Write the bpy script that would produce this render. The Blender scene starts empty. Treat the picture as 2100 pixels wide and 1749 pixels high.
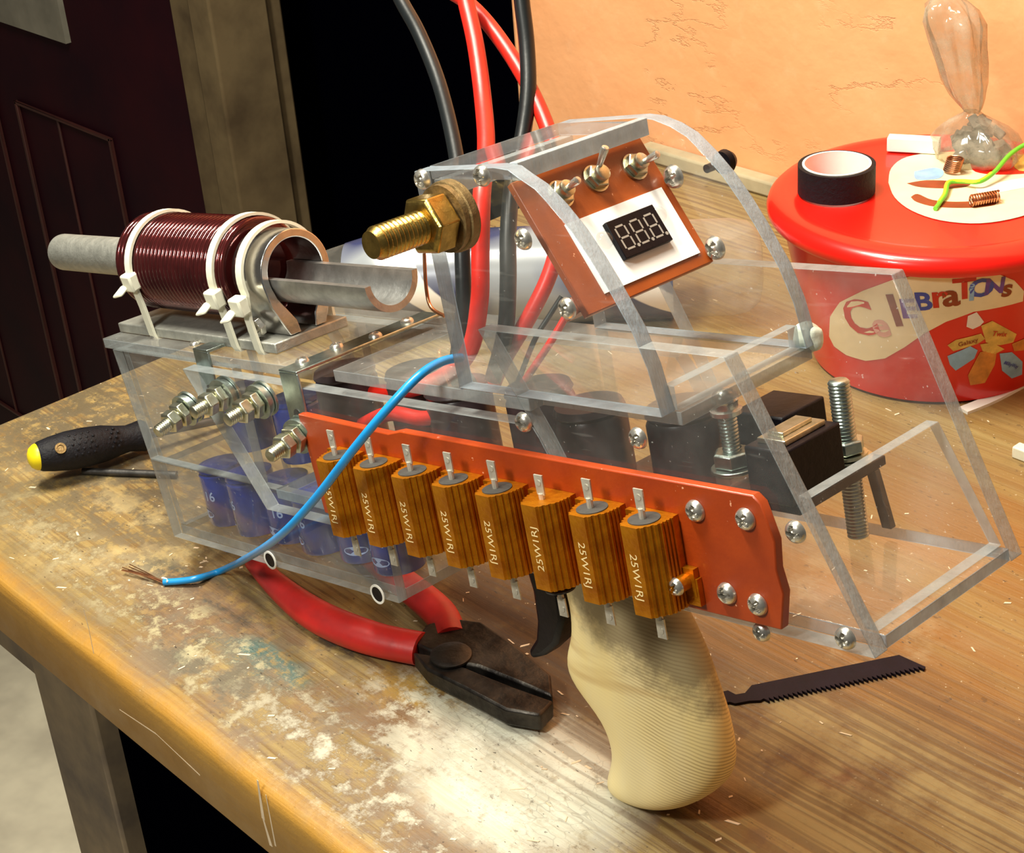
import bpy, bmesh, math, random
from mathutils import Vector, Matrix
random.seed(7)
C = bpy.context.scene.collection
PI = math.pi
S = 0.001            # everything below is written in millimetres

# ------------------------------------------------------------------ camera
FPX, CX, CY, H = 3573.6655, 1050.0, 874.5, 484.0
W2C = Matrix(((0.6729697150, 0.7359731358, -0.0738600436), (0.3160637747, -0.3764053034, -0.8708746970), (-0.6687416938, 0.5627278124, -0.4859238171)))
GR = Matrix(((0.9773038309, -0.0330011892, -0.2092561673), (0.0432139158, 0.9980778182, 0.0444210114), (0.2073879927, -0.0524556030, 0.9768513859)))
GO = Vector((-262.5570764, 359.5653839, 150.4496))
C2W = W2C.transposed()
cam_data = bpy.data.cameras.new('camera'); cam = bpy.data.objects.new('camera', cam_data); C.objects.link(cam)
rot = C2W @ Matrix(((1, 0, 0), (0, -1, 0), (0, 0, -1)))
cam.matrix_world = Matrix.Translation((0, 0, H * S)) @ rot.to_4x4()
cam_data.sensor_width = 36; cam_data.lens = FPX / 2100 * 36; cam_data.clip_start = 0.01; cam_data.clip_end = 50
bpy.context.scene.camera = cam

# ------------------------------------------------------------------ world, lamps, exposure
sc = bpy.context.scene
sc.view_settings.view_transform = 'Standard'; sc.view_settings.look = 'None'
sc.view_settings.gamma = 1; sc.view_settings.use_curve_mapping = False
sc.view_settings.exposure = 0.45
sc.cycles.transparent_max_bounces = 40
sc.cycles.max_bounces = 10
wd = bpy.data.worlds.new('room_air'); sc.world = wd; wd.use_nodes = True
wd.node_tree.nodes['Background'].inputs[0].default_value = (1.0, 0.92, 0.80, 1)
wd.node_tree.nodes['Background'].inputs[1].default_value = 0.07
def area(name, loc, target, sx, sy, power, col):
    l = bpy.data.lights.new(name, 'AREA'); l.shape = 'RECTANGLE'; l.size = sx; l.size_y = sy; l.energy = power; l.color = col
    o = bpy.data.objects.new(name, l); C.objects.link(o); o.location = [a * S for a in loc]
    d = Vector(target) - Vector(loc); o.rotation_euler = d.to_track_quat('-Z', 'Y').to_euler()
    return o
area('ceiling_lamp', (-760, 180, 1150), (-470, 520, 0), 0.45, 0.10, 15, (1.0, 0.95, 0.80))
area('ceiling_lamp_rear', (-640, 420, 1200), (-620, 850, 60), 0.45, 0.10, 8.0, (1.0, 0.94, 0.78))
area('work_lamp', (-430, -120, 620), (-440, 400, 40), 0.10, 0.10, 2.6, (1.0, 0.98, 0.88))

# ------------------------------------------------------------------ ray helpers (pixel of the 2100x1749 frame onto a real plane)
GRT = GR.transposed(); CAMG = GRT @ (Vector((0, 0, H)) - GO)
def ray(px, py): return C2W @ Vector(((px - CX) / FPX, (py - CY) / FPX, 1.0))
def on(px, py, z=0.0, ax=2):                       # world point on plane z (or x / y)
    d = ray(px, py); c = Vector((0, 0, H)); t = (z - c[ax]) / d[ax]; return c + d * t
def gp(px, py, ax, val):                           # gun-frame point on a gun-frame plane
    d = GRT @ ray(px, py); t = (val - CAMG[ax]) / d[ax]; return CAMG + d * t
def g2w(p): return GR @ Vector(p) + GO
def w2g(p): return GRT @ (Vector(p) - GO)

# ------------------------------------------------------------------ materials
MT = {}
def nt(name):
    m = bpy.data.materials.new(name); m.use_nodes = True; t = m.node_tree
    for n in list(t.nodes): t.nodes.remove(n)
    out = t.nodes.new('ShaderNodeOutputMaterial'); MT[name] = m
    return m, t, out
def N(t, k, **kw):
    n = t.nodes.new('ShaderNode' + k)
    for a, b in kw.items():
        if a in ('operation', 'blend_type', 'data_type', 'wave_type', 'bands_direction', 'distribution', 'wave_profile', 'feature'): setattr(n, a, b)
        else: n.inputs[a.replace('_', ' ')].default_value = b
    return n
def coords(t, scale=(1, 1, 1), kind='Object', rotz=0):
    c = t.nodes.new('ShaderNodeTexCoord'); m = t.nodes.new('ShaderNodeMapping'); m.inputs['Scale'].default_value = scale
    m.inputs['Rotation'].default_value = (0, 0, rotz)
    t.links.new(c.outputs[kind], m.inputs[0]); return m.outputs[0]
def noise(t, vec, scale, detail=4, rough=.6):
    n = t.nodes.new('ShaderNodeTexNoise'); n.inputs['Scale'].default_value = scale; n.inputs['Detail'].default_value = detail
    n.inputs['Roughness'].default_value = rough; t.links.new(vec, n.inputs['Vector']); return n.outputs['Fac']
def ramp(t, fac, stops):
    r = t.nodes.new('ShaderNodeValToRGB'); e = r.color_ramp.elements
    while len(e) < len(stops): e.new(.5)
    for i, (p, c) in enumerate(stops):
        e[i].position = p; e[i].color = (c[0], c[1], c[2], 1) if not isinstance(c, (int, float)) else (c, c, c, 1)
    t.links.new(fac, r.inputs[0]); return r.outputs[0]
def mix(t, fac, a, b, mode='MIX'):
    m = t.nodes.new('ShaderNodeMix'); m.data_type = 'RGBA'; m.blend_type = mode
    for sock, v in ((m.inputs[0], fac), (m.inputs[6], a), (m.inputs[7], b)):
        if hasattr(v, 'is_linked'): t.links.new(v, sock)
        elif isinstance(v, (int, float)): sock.default_value = v
        else: sock.default_value = (v[0], v[1], v[2], 1)
    return m.outputs[2]
def mth(t, op, a, b=None, c=None, clamp=False):
    m = t.nodes.new('ShaderNodeMath'); m.operation = op; m.use_clamp = clamp
    for s, v in zip(m.inputs, (a, b, c)):
        if v is None: continue
        if hasattr(v, 'is_linked'): t.links.new(v, s)
        else: s.default_value = v
    return m.outputs[0]
def bump(t, h, strength, dist=.001):
    b = t.nodes.new('ShaderNodeBump'); b.inputs['Strength'].default_value = strength; b.inputs['Distance'].default_value = dist
    t.links.new(h, b.inputs['Height']); return b.outputs[0]
def prin(t, out, col, rough=.5, metal=0, nrm=None, coat=0, trans=0, sss=0, spec=.5):
    p = t.nodes.new('ShaderNodeBsdfPrincipled')
    for s, v in (('Base Color', col), ('Roughness', rough), ('Metallic', metal)):
        if hasattr(v, 'is_linked'): t.links.new(v, p.inputs[s])
        else: p.inputs[s].default_value = (*v, 1) if s == 'Base Color' else v
    p.inputs['Coat Weight'].default_value = coat; p.inputs['Specular IOR Level'].default_value = spec
    if trans: p.inputs['Transmission Weight'].default_value = trans
    if nrm is not None: t.links.new(nrm, p.inputs['Normal'])
    if out is not None: t.links.new(p.outputs[0], out.inputs[0])
    return p
def pm(name, col, rough=.5, metal=0, var=.25, scale=120, bmp=0, coat=0, col2=None, bs=None, spec=.5):
    m, t, out = nt(name); v = coords(t); n = noise(t, v, scale)
    c2 = col2 or tuple(x * (1 - var) for x in col)
    c = mix(t, ramp(t, n, ((.35, 0), (.68, 1))), col, c2)
    nr = bump(t, noise(t, v, bs or scale * 2), bmp) if bmp else None
    prin(t, out, c, rough, metal, nr, coat, spec=spec); return m
pm('steel', (.72, .69, .62), .26, .88, .25, 260, .1)
pm('tin_plate', (.70, .66, .56), .35, .55, .3, 260, .1)
pm('steel_dark', (.10, .095, .09), .45, .7, .5, 90, .3)
pm('zinc', (.66, .66, .55), .32, 1, .35, 200, .15, col2=(.48, .46, .30))
pm('zinc_blue', (.52, .60, .56), .34, 1, .35, 160, .15)
pm('aluminium', (.60, .60, .58), .42, 1, .3, 140, .3)
pm('aluminium_matte', (.50, .50, .45), .58, .85, .25, 160, .5)
pm('aluminium_bright', (.74, .72, .70), .2, 1, .25, 120, .1)
pm('brass', (.56, .38, .10), .30, 1, .45, 150, .25)
pm('brass_old', (.34, .23, .10), .55, .9, .5, 150, .5)
pm('copper_wire', (.115, .016, .016), .16, .7, .45, 90, 0, .7)
pm('copper_bare', (.62, .28, .14), .3, 1, .3, 200)
pm('gold_anodised', (.66, .25, .006), .36, .75, .3, 150, .4, col2=(.46, .14, .003))
pm('gold_text', (.85, .66, .32), .6, 0, .1)
pm('black_plastic', (.004, .003, .006), .45, 0, .4, 120, .2, spec=.2)
pm('black_rubber', (.006, .006, .010), .62, 0, .4, 240, .6, spec=.3)
pm('ceramic_grey', (.05, .046, .04), .7, 0, .4, 300)
pm('cable_red', (.62, .016, .007), .38, 0, .25, 80, .1)
pm('cable_black', (.007, .009, .010), .38, 0, .3, 80, .1, spec=.35)
pm('cable_blue', (.012, .27, .66), .32, 0, .2, 60)
pm('cable_green', (.16, .58, .03), .4, 0, .2, 60)
pm('cable_yellow', (.75, .70, .03), .4, 0, .2, 60)
pm('nylon', (.80, .78, .62), .42, 0, .1, 90, .1)
pm('white_plastic', (.86, .85, .78), .45, 0, .05, 60)
pm('white_card', (.93, .92, .86), .8, 0, .06, 60, .1)
pm('yellow_plastic', (.85, .68, .01), .4, 0, .15, 60)
pm('tub_red', (.78, .012, .006), .28, 0, .15, 20, .05, .3)
pm('tub_cream', (.90, .78, .50), .35, 0, .1, 60)
pm('print_brown', (.30, .05, .012), .4, 0, .3, 90)
pm('print_red', (.62, .03, .012), .4, 0, .2, 90)
pm('print_blue', (.06, .09, .45), .4, 0, .3, 90)
pm('print_light_blue', (.30, .52, .78), .4, 0, .3, 90)
pm('print_orange', (.80, .30, .05), .4, 0, .4, 120)
pm('print_gold', (.85, .55, .12), .4, 0, .4, 120)
pm('print_purple', (.18, .07, .38), .4, 0, .3, 90)
pm('print_pink', (.80, .42, .34), .4, 0, .2, 90)
pm('print_white', (.9, .85, .8), .4, 0, .1, 90)
pm('plier_red', (.60, .02, .015), .4, 0, .35, 40, .2, col2=(.36, .02, .02))
pm('plier_steel', (.075, .066, .056), .4, .8, .55, 60, .6, col2=(.014, .011, .010))
pm('blade_black', (.008, .005, .012), .55, 0, .4, 90, .3, spec=.2)
pm('cap_dark', (.045, .030, .032), .3, .1, .4, 60, .1)
pm('cap_blue', (.010, .035, .34), .22, 0, .5, 45, .1, .5, col2=(.004, .012, .13))
pm('cap_print', (.40, .50, .80), .4, 0, .2, 200)
pm('glue', (.74, .80, .68), .35, 0, .15, 60, .4)
pm('door_paint', (.024, .0016, .005), .6, 0, .5, 9, .3, col2=(.012, .001, .005), spec=.12)
pm('door_groove', (.055, .010, .007), .6, 0, .4, 20)
pm('door_glass', (.26, .24, .19), .5, 0, .4, 12)
pm('post_wood', (.155, .110, .055), .8, 0, .5, 14, .3, col2=(.075, .050, .026), spec=.2)
pm('floor_concrete', (.80, .74, .56), .9, 0, .4, 9, .5, col2=(.55, .50, .38))
pm('painted_dark', (.0004, .0004, .0016), 1.0, 0, .1, spec=0)  # near-black colour standing in for unlit gaps
pm('dull_parts', (.22, .17, .13), .6, .2, .6, 90, .3, col2=(.06, .05, .06))
pm('chips', (.88, .70, .48), .8, 0, .25, 60)
pm('paper_white', (.95, .95, .93), .7, 0, .04, 60)

def phenolic(name, a, b):
    m, t, out = nt(name); v = coords(t)
    n = noise(t, v, 45, 5, .6); c = mix(t, ramp(t, n, ((.3, 0), (.7, 1))), a, b)
    sp = ramp(t, noise(t, coords(t), 420, 2, .5), ((.74, 0), (.77, 1)))
    c = mix(t, sp, c, (.75, .35, .2)); prin(t, out, c, .42, 0, bump(t, noise(t, coords(t), 700), .08), .15)
phenolic('phenolic', (.38, .048, .003), (.27, .028, .002))
phenolic('phenolic_brown', (.36, .072, .007), (.25, .042, .005))

def acrylic(name, haze, tint, hs=26, scr=True, dc=(.80, .80, .74)):
    m, t, out = nt(name)
    tr = t.nodes.new('ShaderNodeBsdfTransparent'); tr.inputs[0].default_value = (*tint, 1)
    gl = t.nodes.new('ShaderNodeBsdfGlossy'); gl.inputs['Roughness'].default_value = .06
    df = t.nodes.new('ShaderNodeBsdfDiffuse'); df.inputs[0].default_value = (*dc, 1)
    fr = t.nodes.new('ShaderNodeFresnel'); fr.inputs[0].default_value = 1.45
    n = noise(t, coords(t), hs, 6, .65); hz = ramp(t, n, ((.42, haze * .25), (.78, haze)))
    if scr:
        s1 = ramp(t, noise(t, coords(t, (30, 900, 260)), 1.0, 2, .5), ((.67, 0), (.72, 1)))
        s2 = ramp(t, noise(t, coords(t), 560, 2, .5), ((.72, 0), (.75, 1)))
        hz = mth(t, 'ADD', hz, mth(t, 'MULTIPLY', s1, .05)); hz = mth(t, 'ADD', hz, mth(t, 'MULTIPLY', s2, .25), clamp=True)
    a = t.nodes.new('ShaderNodeMixShader'); b = t.nodes.new('ShaderNodeMixShader')
    geo = t.nodes.new('ShaderNodeNewGeometry'); ff = mth(t, 'MULTIPLY', fr.outputs[0], mth(t, 'SUBTRACT', 1.0, geo.outputs['Backfacing']))
    t.links.new(ff, a.inputs[0]); t.links.new(tr.outputs[0], a.inputs[1]); t.links.new(gl.outputs[0], a.inputs[2])
    t.links.new(hz, b.inputs[0]); t.links.new(a.outputs[0], b.inputs[1]); t.links.new(df.outputs[0], b.inputs[2])
    t.links.new(b.outputs[0], out.inputs[0])
acrylic('acrylic', .065, (.975, .98, .98))
acrylic('acrylic_hazy', .15, (.95, .96, .96), 18)
acrylic('reflection_dome', .05, (.97, .97, .97), 60, False)
acrylic('bottle_clear', .22, (.93, .91, .86), 20, False)
acrylic('bag_film', .72, (.86, .82, .74), 60, False, (.50, .45, .34))
def edge(name, col, op):
    m, t, out = nt(name)
    n = noise(t, coords(t), 130, 5, .6); c = mix(t, ramp(t, n, ((.3, 0), (.75, 1))), col, tuple(x * .62 for x in col))
    p = prin(t, None, c, .32, 0, bump(t, noise(t, coords(t, (900, 900, 60)), 1), .4), 0)
    tr = t.nodes.new('ShaderNodeBsdfTransparent'); tr.inputs[0].default_value = (.92, .95, .97, 1)
    tl = t.nodes.new('ShaderNodeBsdfTranslucent'); t.links.new(c, tl.inputs[0])
    a = t.nodes.new('ShaderNodeMixShader'); a.inputs[0].default_value = .3; t.links.new(p.outputs[0], a.inputs[1]); t.links.new(tl.outputs[0], a.inputs[2])
    b = t.nodes.new('ShaderNodeMixShader'); b.inputs[0].default_value = op; t.links.new(tr.outputs[0], b.inputs[1]); t.links.new(a.outputs[0], b.inputs[2])
    t.links.new(b.outputs[0], out.inputs[0])
edge('acrylic_edge', (.38, .46, .53), .86)
edge('acrylic_edge_pale', (.62, .69, .72), .84)
edge('acrylic_edge_clear', (.40, .44, .45), .66)

pm('trim_paint', (.50, .42, .26), .7, 0, .3, 30)
# --- bench top: old pine with paint stains, dust and a varnished nosing
def bench_mat():
    m, t, out = nt('bench_wood'); o = coords(t)
    sx = t.nodes.new('ShaderNodeSeparateXYZ'); t.links.new(o, sx.inputs[0]); X, Y, Z = sx.outputs
    warp = noise(t, coords(t, (6, 14, 10)), 1, 3, .5)
    def stretched(scale, amt, detail=4, rough=.6):           # noise drawn out along the boards, gently warped
        c = t.nodes.new('ShaderNodeCombineXYZ'); t.links.new(mth(t, 'MULTIPLY', X, scale[0]), c.inputs[0])
        t.links.new(mth(t, 'ADD', mth(t, 'MULTIPLY', Y, scale[1]), mth(t, 'MULTIPLY', warp, amt)), c.inputs[1]); t.links.new(mth(t, 'MULTIPLY', Z, scale[1] * .3), c.inputs[2])
        return noise(t, c.outputs[0], 1, detail, rough)
    g1 = stretched((4, 340), 3.5, 3, .5); g2 = stretched((2.0, 90), 1.4, 4, .6); g3 = stretched((1.2, 24), .6, 3, .5)
    fine = noise(t, o, 75, 8, .72); mid = noise(t, o, 28, 7, .68); vn = noise(t, coords(t, (1, 1.5, 1)), 13, 7, .66); cr = noise(t, coords(t, (1, 1.8, 1)), 170, 5, .75)
    lines = ramp(t, g1, ((.46, 0), (.56, 1)))
    base = mix(t, ramp(t, g2, ((.35, 0), (.65, 1))), (.40, .285, .105), (.31, .20, .062))
    base = mix(t, mth(t, 'MULTIPLY', lines, ramp(t, g3, ((.3, .15), (.62, .8)))), base, (.165, .085, .028))
    def blob(px, py, rx, ry, soft=.5):                       # soft elliptical patch centred on a bench point (rx, ry in mm)
        c = on(px, py); dx = mth(t, 'DIVIDE', mth(t, 'SUBTRACT', X, c.x * S), rx * S); dy = mth(t, 'DIVIDE', mth(t, 'SUBTRACT', Y, c.y * S), ry * S)
        d = mth(t, 'SQRT', mth(t, 'ADD', mth(t, 'MULTIPLY', dx, dx), mth(t, 'MULTIPLY', dy, dy)))
        return mth(t, 'MINIMUM', mth(t, 'MAXIMUM', mth(t, 'MULTIPLY', mth(t, 'SUBTRACT', 1.35, d), 1.6), 0.0), 1.0)
    def stain(base, blobv, tex, lo, hi, col, amt=1.0):
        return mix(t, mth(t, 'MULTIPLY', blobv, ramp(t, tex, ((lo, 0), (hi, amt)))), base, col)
    # brown varnish film, middle and far right; gun's shade painted into the middle
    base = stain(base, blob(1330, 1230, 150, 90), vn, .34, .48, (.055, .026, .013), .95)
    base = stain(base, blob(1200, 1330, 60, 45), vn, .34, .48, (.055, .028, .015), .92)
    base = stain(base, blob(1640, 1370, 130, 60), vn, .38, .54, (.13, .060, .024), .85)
    base = stain(base, blob(1870, 930, 230, 250), g3, .30, .55, (.30, .145, .035), .85)
    base = stain(base, blob(1990, 1230, 110, 80), g3, .36, .56, (.33, .145, .030), .8)
    base = stain(base, blob(1700, 1250, 70, 40), mid, .52, .62, (.40, .26, .12), .7)
    base = stain(base, blob(1560, 1650, 60, 26), mid, .47, .57, (.42, .21, .035), .85)
    base = stain(base, blob(1450, 1700, 70, 25), mid, .50, .60, (.20, .10, .05), .8)
    # grime, old paint and scrubbed patches on the left and in the middle
    base = stain(base, blob(150, 960, 160, 70), fine, .43, .53, (.19, .145, .075), .85)
    base = stain(base, blob(230, 850, 60, 60), fine, .40, .52, (.13, .10, .055), .8)
    base = stain(base, blob(290, 1000, 60, 35), fine, .42, .56, (.13, .10, .06), .8)
    base = stain(base, blob(330, 1180, 130, 40), mid, .50, .60, (.52, .40, .18), .7)
    base = stain(base, blob(420, 1300, 120, 36), fine, .46, .56, (.22, .16, .09), .8)
    base = stain(base, blob(410, 1240, 48, 16), fine, .42, .52, (.020, .042, .045), .95)
    base = stain(base, blob(350, 1280, 26, 9), fine, .42, .52, (.02, .038, .042), .95)
    base = stain(base, blob(545, 1362, 30, 11), fine, .40, .50, (.05, .13, .125), .9)
    base = stain(base, blob(700, 1450, 150, 45), vn, .48, .58, (.24, .13, .06), .85)
    base = stain(base, blob(760, 1400, 110, 36), mid, .52, .60, (.46, .27, .05), .85)
    base = stain(base, blob(600, 1480, 150, 34), mid, .47, .57, (.235, .155, .095), .8)
    base = stain(base, blob(420, 1330, 170, 18), fine, .50, .60, (.52, .44, .24), .8)
    base = stain(base, blob(650, 1530, 110, 26), fine, .53, .62, (.50, .43, .26), .8)
    base = stain(base, blob(470, 1380, 60, 20), mid, .50, .58, (.11, .10, .065), .7)
    base = stain(base, blob(860, 1660, 110, 26), fine, .46, .56, (.16, .10, .06), .85)
    base = stain(base, blob(1150, 1710, 70, 18), fine, .48, .58, (.18, .115, .07), .8)
    base = stain(base, blob(690, 1300, 28, 10), fine, .44, .56, (.07, .055, .05), .85)
    base = stain(base, blob(1700, 1580, 15, 9), mid, .3, .45, (.20, .062, .025), .85)
    # white dust
    base = stain(base, blob(1070, 1590, 50, 36), fine, .26, .46, (.92, .90, .74), .98)
    base = stain(base, blob(960, 1520, 60, 26), fine, .46, .56, (.74, .70, .54), .85)
    base = stain(base, blob(820, 1640, 90, 24), fine, .50, .62, (.66, .61, .46), .85)
    base = stain(base, blob(1050, 1690, 60, 14), fine, .48, .58, (.74, .70, .54), .85)
    vo = t.nodes.new('ShaderNodeTexVoronoi'); vo.feature = 'DISTANCE_TO_EDGE'; vo.inputs['Scale'].default_value = 1.0
    vc = t.nodes.new('ShaderNodeVectorMath'); vc.operation = 'ADD'; nz = t.nodes.new('ShaderNodeTexNoise'); nz.inputs['Scale'].default_value = 40; t.links.new(o, nz.inputs['Vector'])
    sc_ = t.nodes.new('ShaderNodeVectorMath'); sc_.operation = 'SCALE'; sc_.inputs['Scale'].default_value = 5.0; t.links.new(nz.outputs['Color'], sc_.inputs[0])
    t.links.new(coords(t, (90, 230, 60)), vc.inputs[0]); t.links.new(sc_.outputs[0], vc.inputs[1]); t.links.new(vc.outputs[0], vo.inputs['Vector'])
    crk = mth(t, 'MULTIPLY', ramp(t, vo.outputs['Distance'], ((.0, 1), (.05, 0))), mth(t, 'MULTIPLY', blob(1000, 1590, 120, 50), ramp(t, mid, ((.42, 0), (.56, 1)))))
    base = mix(t, mth(t, 'MULTIPLY', crk, .4), base, (.22, .19, .14))
    # pencil scratches, specks
    sp = ramp(t, noise(t, o, 330, 3, .6), ((.68, 0), (.72, 1))); base = mix(t, sp, base, (.62, .50, .32))
    dk = ramp(t, noise(t, coords(t, (1, 2.2, 1)), 210, 3, .6), ((.29, 1), (.33, 0))); base = mix(t, mth(t, 'MULTIPLY', dk, .85), base, (.035, .02, .012))
    dk2 = ramp(t, noise(t, coords(t, (1, 1.6, 1)), 90, 5, .7), ((.33, 1), (.38, 0))); base = mix(t, mth(t, 'MULTIPLY', dk2, .55), base, (.09, .05, .025))
    base = stain(base, blob(1830, 1640, 95, 42), mid, .38, .56, (.46, .335, .135), .85)
    base = stain(base, blob(1640, 1600, 40, 26), mid, .44, .58, (.40, .27, .10), .8)
    keep = mth(t, 'MULTIPLY', lines, mth(t, 'MULTIPLY', blob(1720, 1600, 170, 85), ramp(t, g3, ((.3, .5), (.6, .9)))))
    base = mix(t, mth(t, 'MULTIPLY', keep, .75), base, (.15, .08, .028))
    # nosing: the clean varnished front board
    e = ramp(t, mth(t, 'ADD', mth(t, 'MULTIPLY', mth(t, 'SUBTRACT', Y, .279), 22.0), mth(t, 'MULTIPLY', mid, .55)), ((.32, 1), (.58, 0)))
    nose = mix(t, ramp(t, g2, ((.35, 0), (.7, 1))), (.50, .255, .034), (.38, .18, .022))
    base = mix(t, mth(t, 'MULTIPLY', e, .92), base, nose)
    base = mix(t, 1.0, base, mix(t, e, (.80, .80, .80), (.95, .95, .95)), 'MULTIPLY')
    h = mth(t, 'ADD', mth(t, 'MULTIPLY', g1, -1.0), mth(t, 'MULTIPLY', fine, .9))
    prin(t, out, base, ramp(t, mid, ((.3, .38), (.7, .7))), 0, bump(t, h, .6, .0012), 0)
bench_mat()
def wall_mat():
    m, t, out = nt('wall_plaster'); o = coords(t)
    c = mix(t, ramp(t, noise(t, o, 7, 6, .6), ((.3, 0), (.7, 1))), (.90, .44, .20), (.84, .375, .155))
    c = mix(t, ramp(t, noise(t, o, 40, 5, .6), ((.55, 0), (.8, .35))), c, (.95, .60, .34))
    cr = noise(t, coords(t, (5, 5, 15)), 1, 8, .62)
    line = ramp(t, mth(t, 'ABSOLUTE', mth(t, 'SUBTRACT', cr, .5)), ((.0, 1), (.007, 0)))
    msk = ramp(t, noise(t, o, 6.5, 3, .5), ((.53, 0), (.62, 1)))
    line = mth(t, 'MULTIPLY', line, msk)
    sp = ramp(t, noise(t, o, 120, 2, .5), ((.76, 0), (.78, 1)))
    c = mix(t, mth(t, 'MULTIPLY', mth(t, 'ADD', mth(t, 'MULTIPLY', line, .6), sp, clamp=True), .5), c, (.50, .24, .10))
    h = mth(t, 'SUBTRACT', noise(t, o, 9, 6, .5), mth(t, 'MULTIPLY', line, .12))
    prin(t, out, c, .8, 0, bump(t, h, .5, .012))
wall_mat()
def grip_mat():
    m, t, out = nt('grip_pine'); o = coords(t)
    n = noise(t, coords(t, (1, 1, 1)), 16, 3, .5)
    sx = t.nodes.new('ShaderNodeSeparateXYZ'); t.links.new(o, sx.inputs[0]); X, Y, Z = sx.outputs
    v = mth(t, 'ADD', mth(t, 'MULTIPLY', Z, 4000.0), mth(t, 'ADD', mth(t, 'MULTIPLY', X, 1100.0), mth(t, 'MULTIPLY', n, 34.0)))
    v = mth(t, 'ADD', v, mth(t, 'MULTIPLY', Y, 1500.0))
    w = mth(t, 'ADD', mth(t, 'MULTIPLY', mth(t, 'SINE', v), .5), .5); w = mth(t, 'POWER', w, 2.2)
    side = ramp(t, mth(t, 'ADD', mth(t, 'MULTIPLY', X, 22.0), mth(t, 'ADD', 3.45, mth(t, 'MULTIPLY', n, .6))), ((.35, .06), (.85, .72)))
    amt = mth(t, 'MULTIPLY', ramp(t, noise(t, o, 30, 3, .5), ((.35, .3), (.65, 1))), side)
    c = mix(t, ramp(t, noise(t, coords(t, (30, 30, 12)), 1, 4, .6), ((.4, 0), (.7, 1))), (.93, .75, .34), (.90, .77, .44))
    band = ramp(t, noise(t, coords(t, (8, 8, 110)), 1, 2, .5), ((.60, 0), (.70, 1)))
    c = mix(t, mth(t, 'MULTIPLY', band, .55), c, (.55, .33, .10))
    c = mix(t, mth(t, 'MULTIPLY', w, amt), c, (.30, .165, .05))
    dark_top = ramp(t, mth(t, 'ADD', mth(t, 'MULTIPLY', mth(t, 'ADD', Z, .058), 20.0), mth(t, 'ADD', mth(t, 'MULTIPLY', mth(t, 'ADD', X, .155), 14.0), mth(t, 'MULTIPLY', noise(t, o, 60, 6, .7), .9))), ((.72, 0), (1.25, .75)))  # darker towards the top and rear, broken up by noise
    c = mix(t, dark_top, c, (.17, .125, .07))
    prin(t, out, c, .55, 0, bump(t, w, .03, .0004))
grip_mat()
def label_wrap():
    m, t, out = nt('bottle_label'); o = coords(t)
    sx = t.nodes.new('ShaderNodeSeparateXYZ'); t.links.new(o, sx.inputs[0]); X, Y, Z = sx.outputs
    w = mth(t, 'SINE', mth(t, 'ADD', mth(t, 'MULTIPLY', X, 62.0), mth(t, 'ADD', mth(t, 'MULTIPLY', Z, 55.0), mth(t, 'MULTIPLY', noise(t, o, 6, 2, .5), 1.2))))
    c = mix(t, ramp(t, noise(t, o, 11, 2, .5), ((.44, 0), (.52, 1))), (.30, .33, .36), (.045, .055, .14))
    c = mix(t, ramp(t, w, ((.84, 0), (.88, 1))), c, (.85, .83, .76))
    prin(t, out, c, .25, .1, None, .3)
label_wrap()

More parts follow.
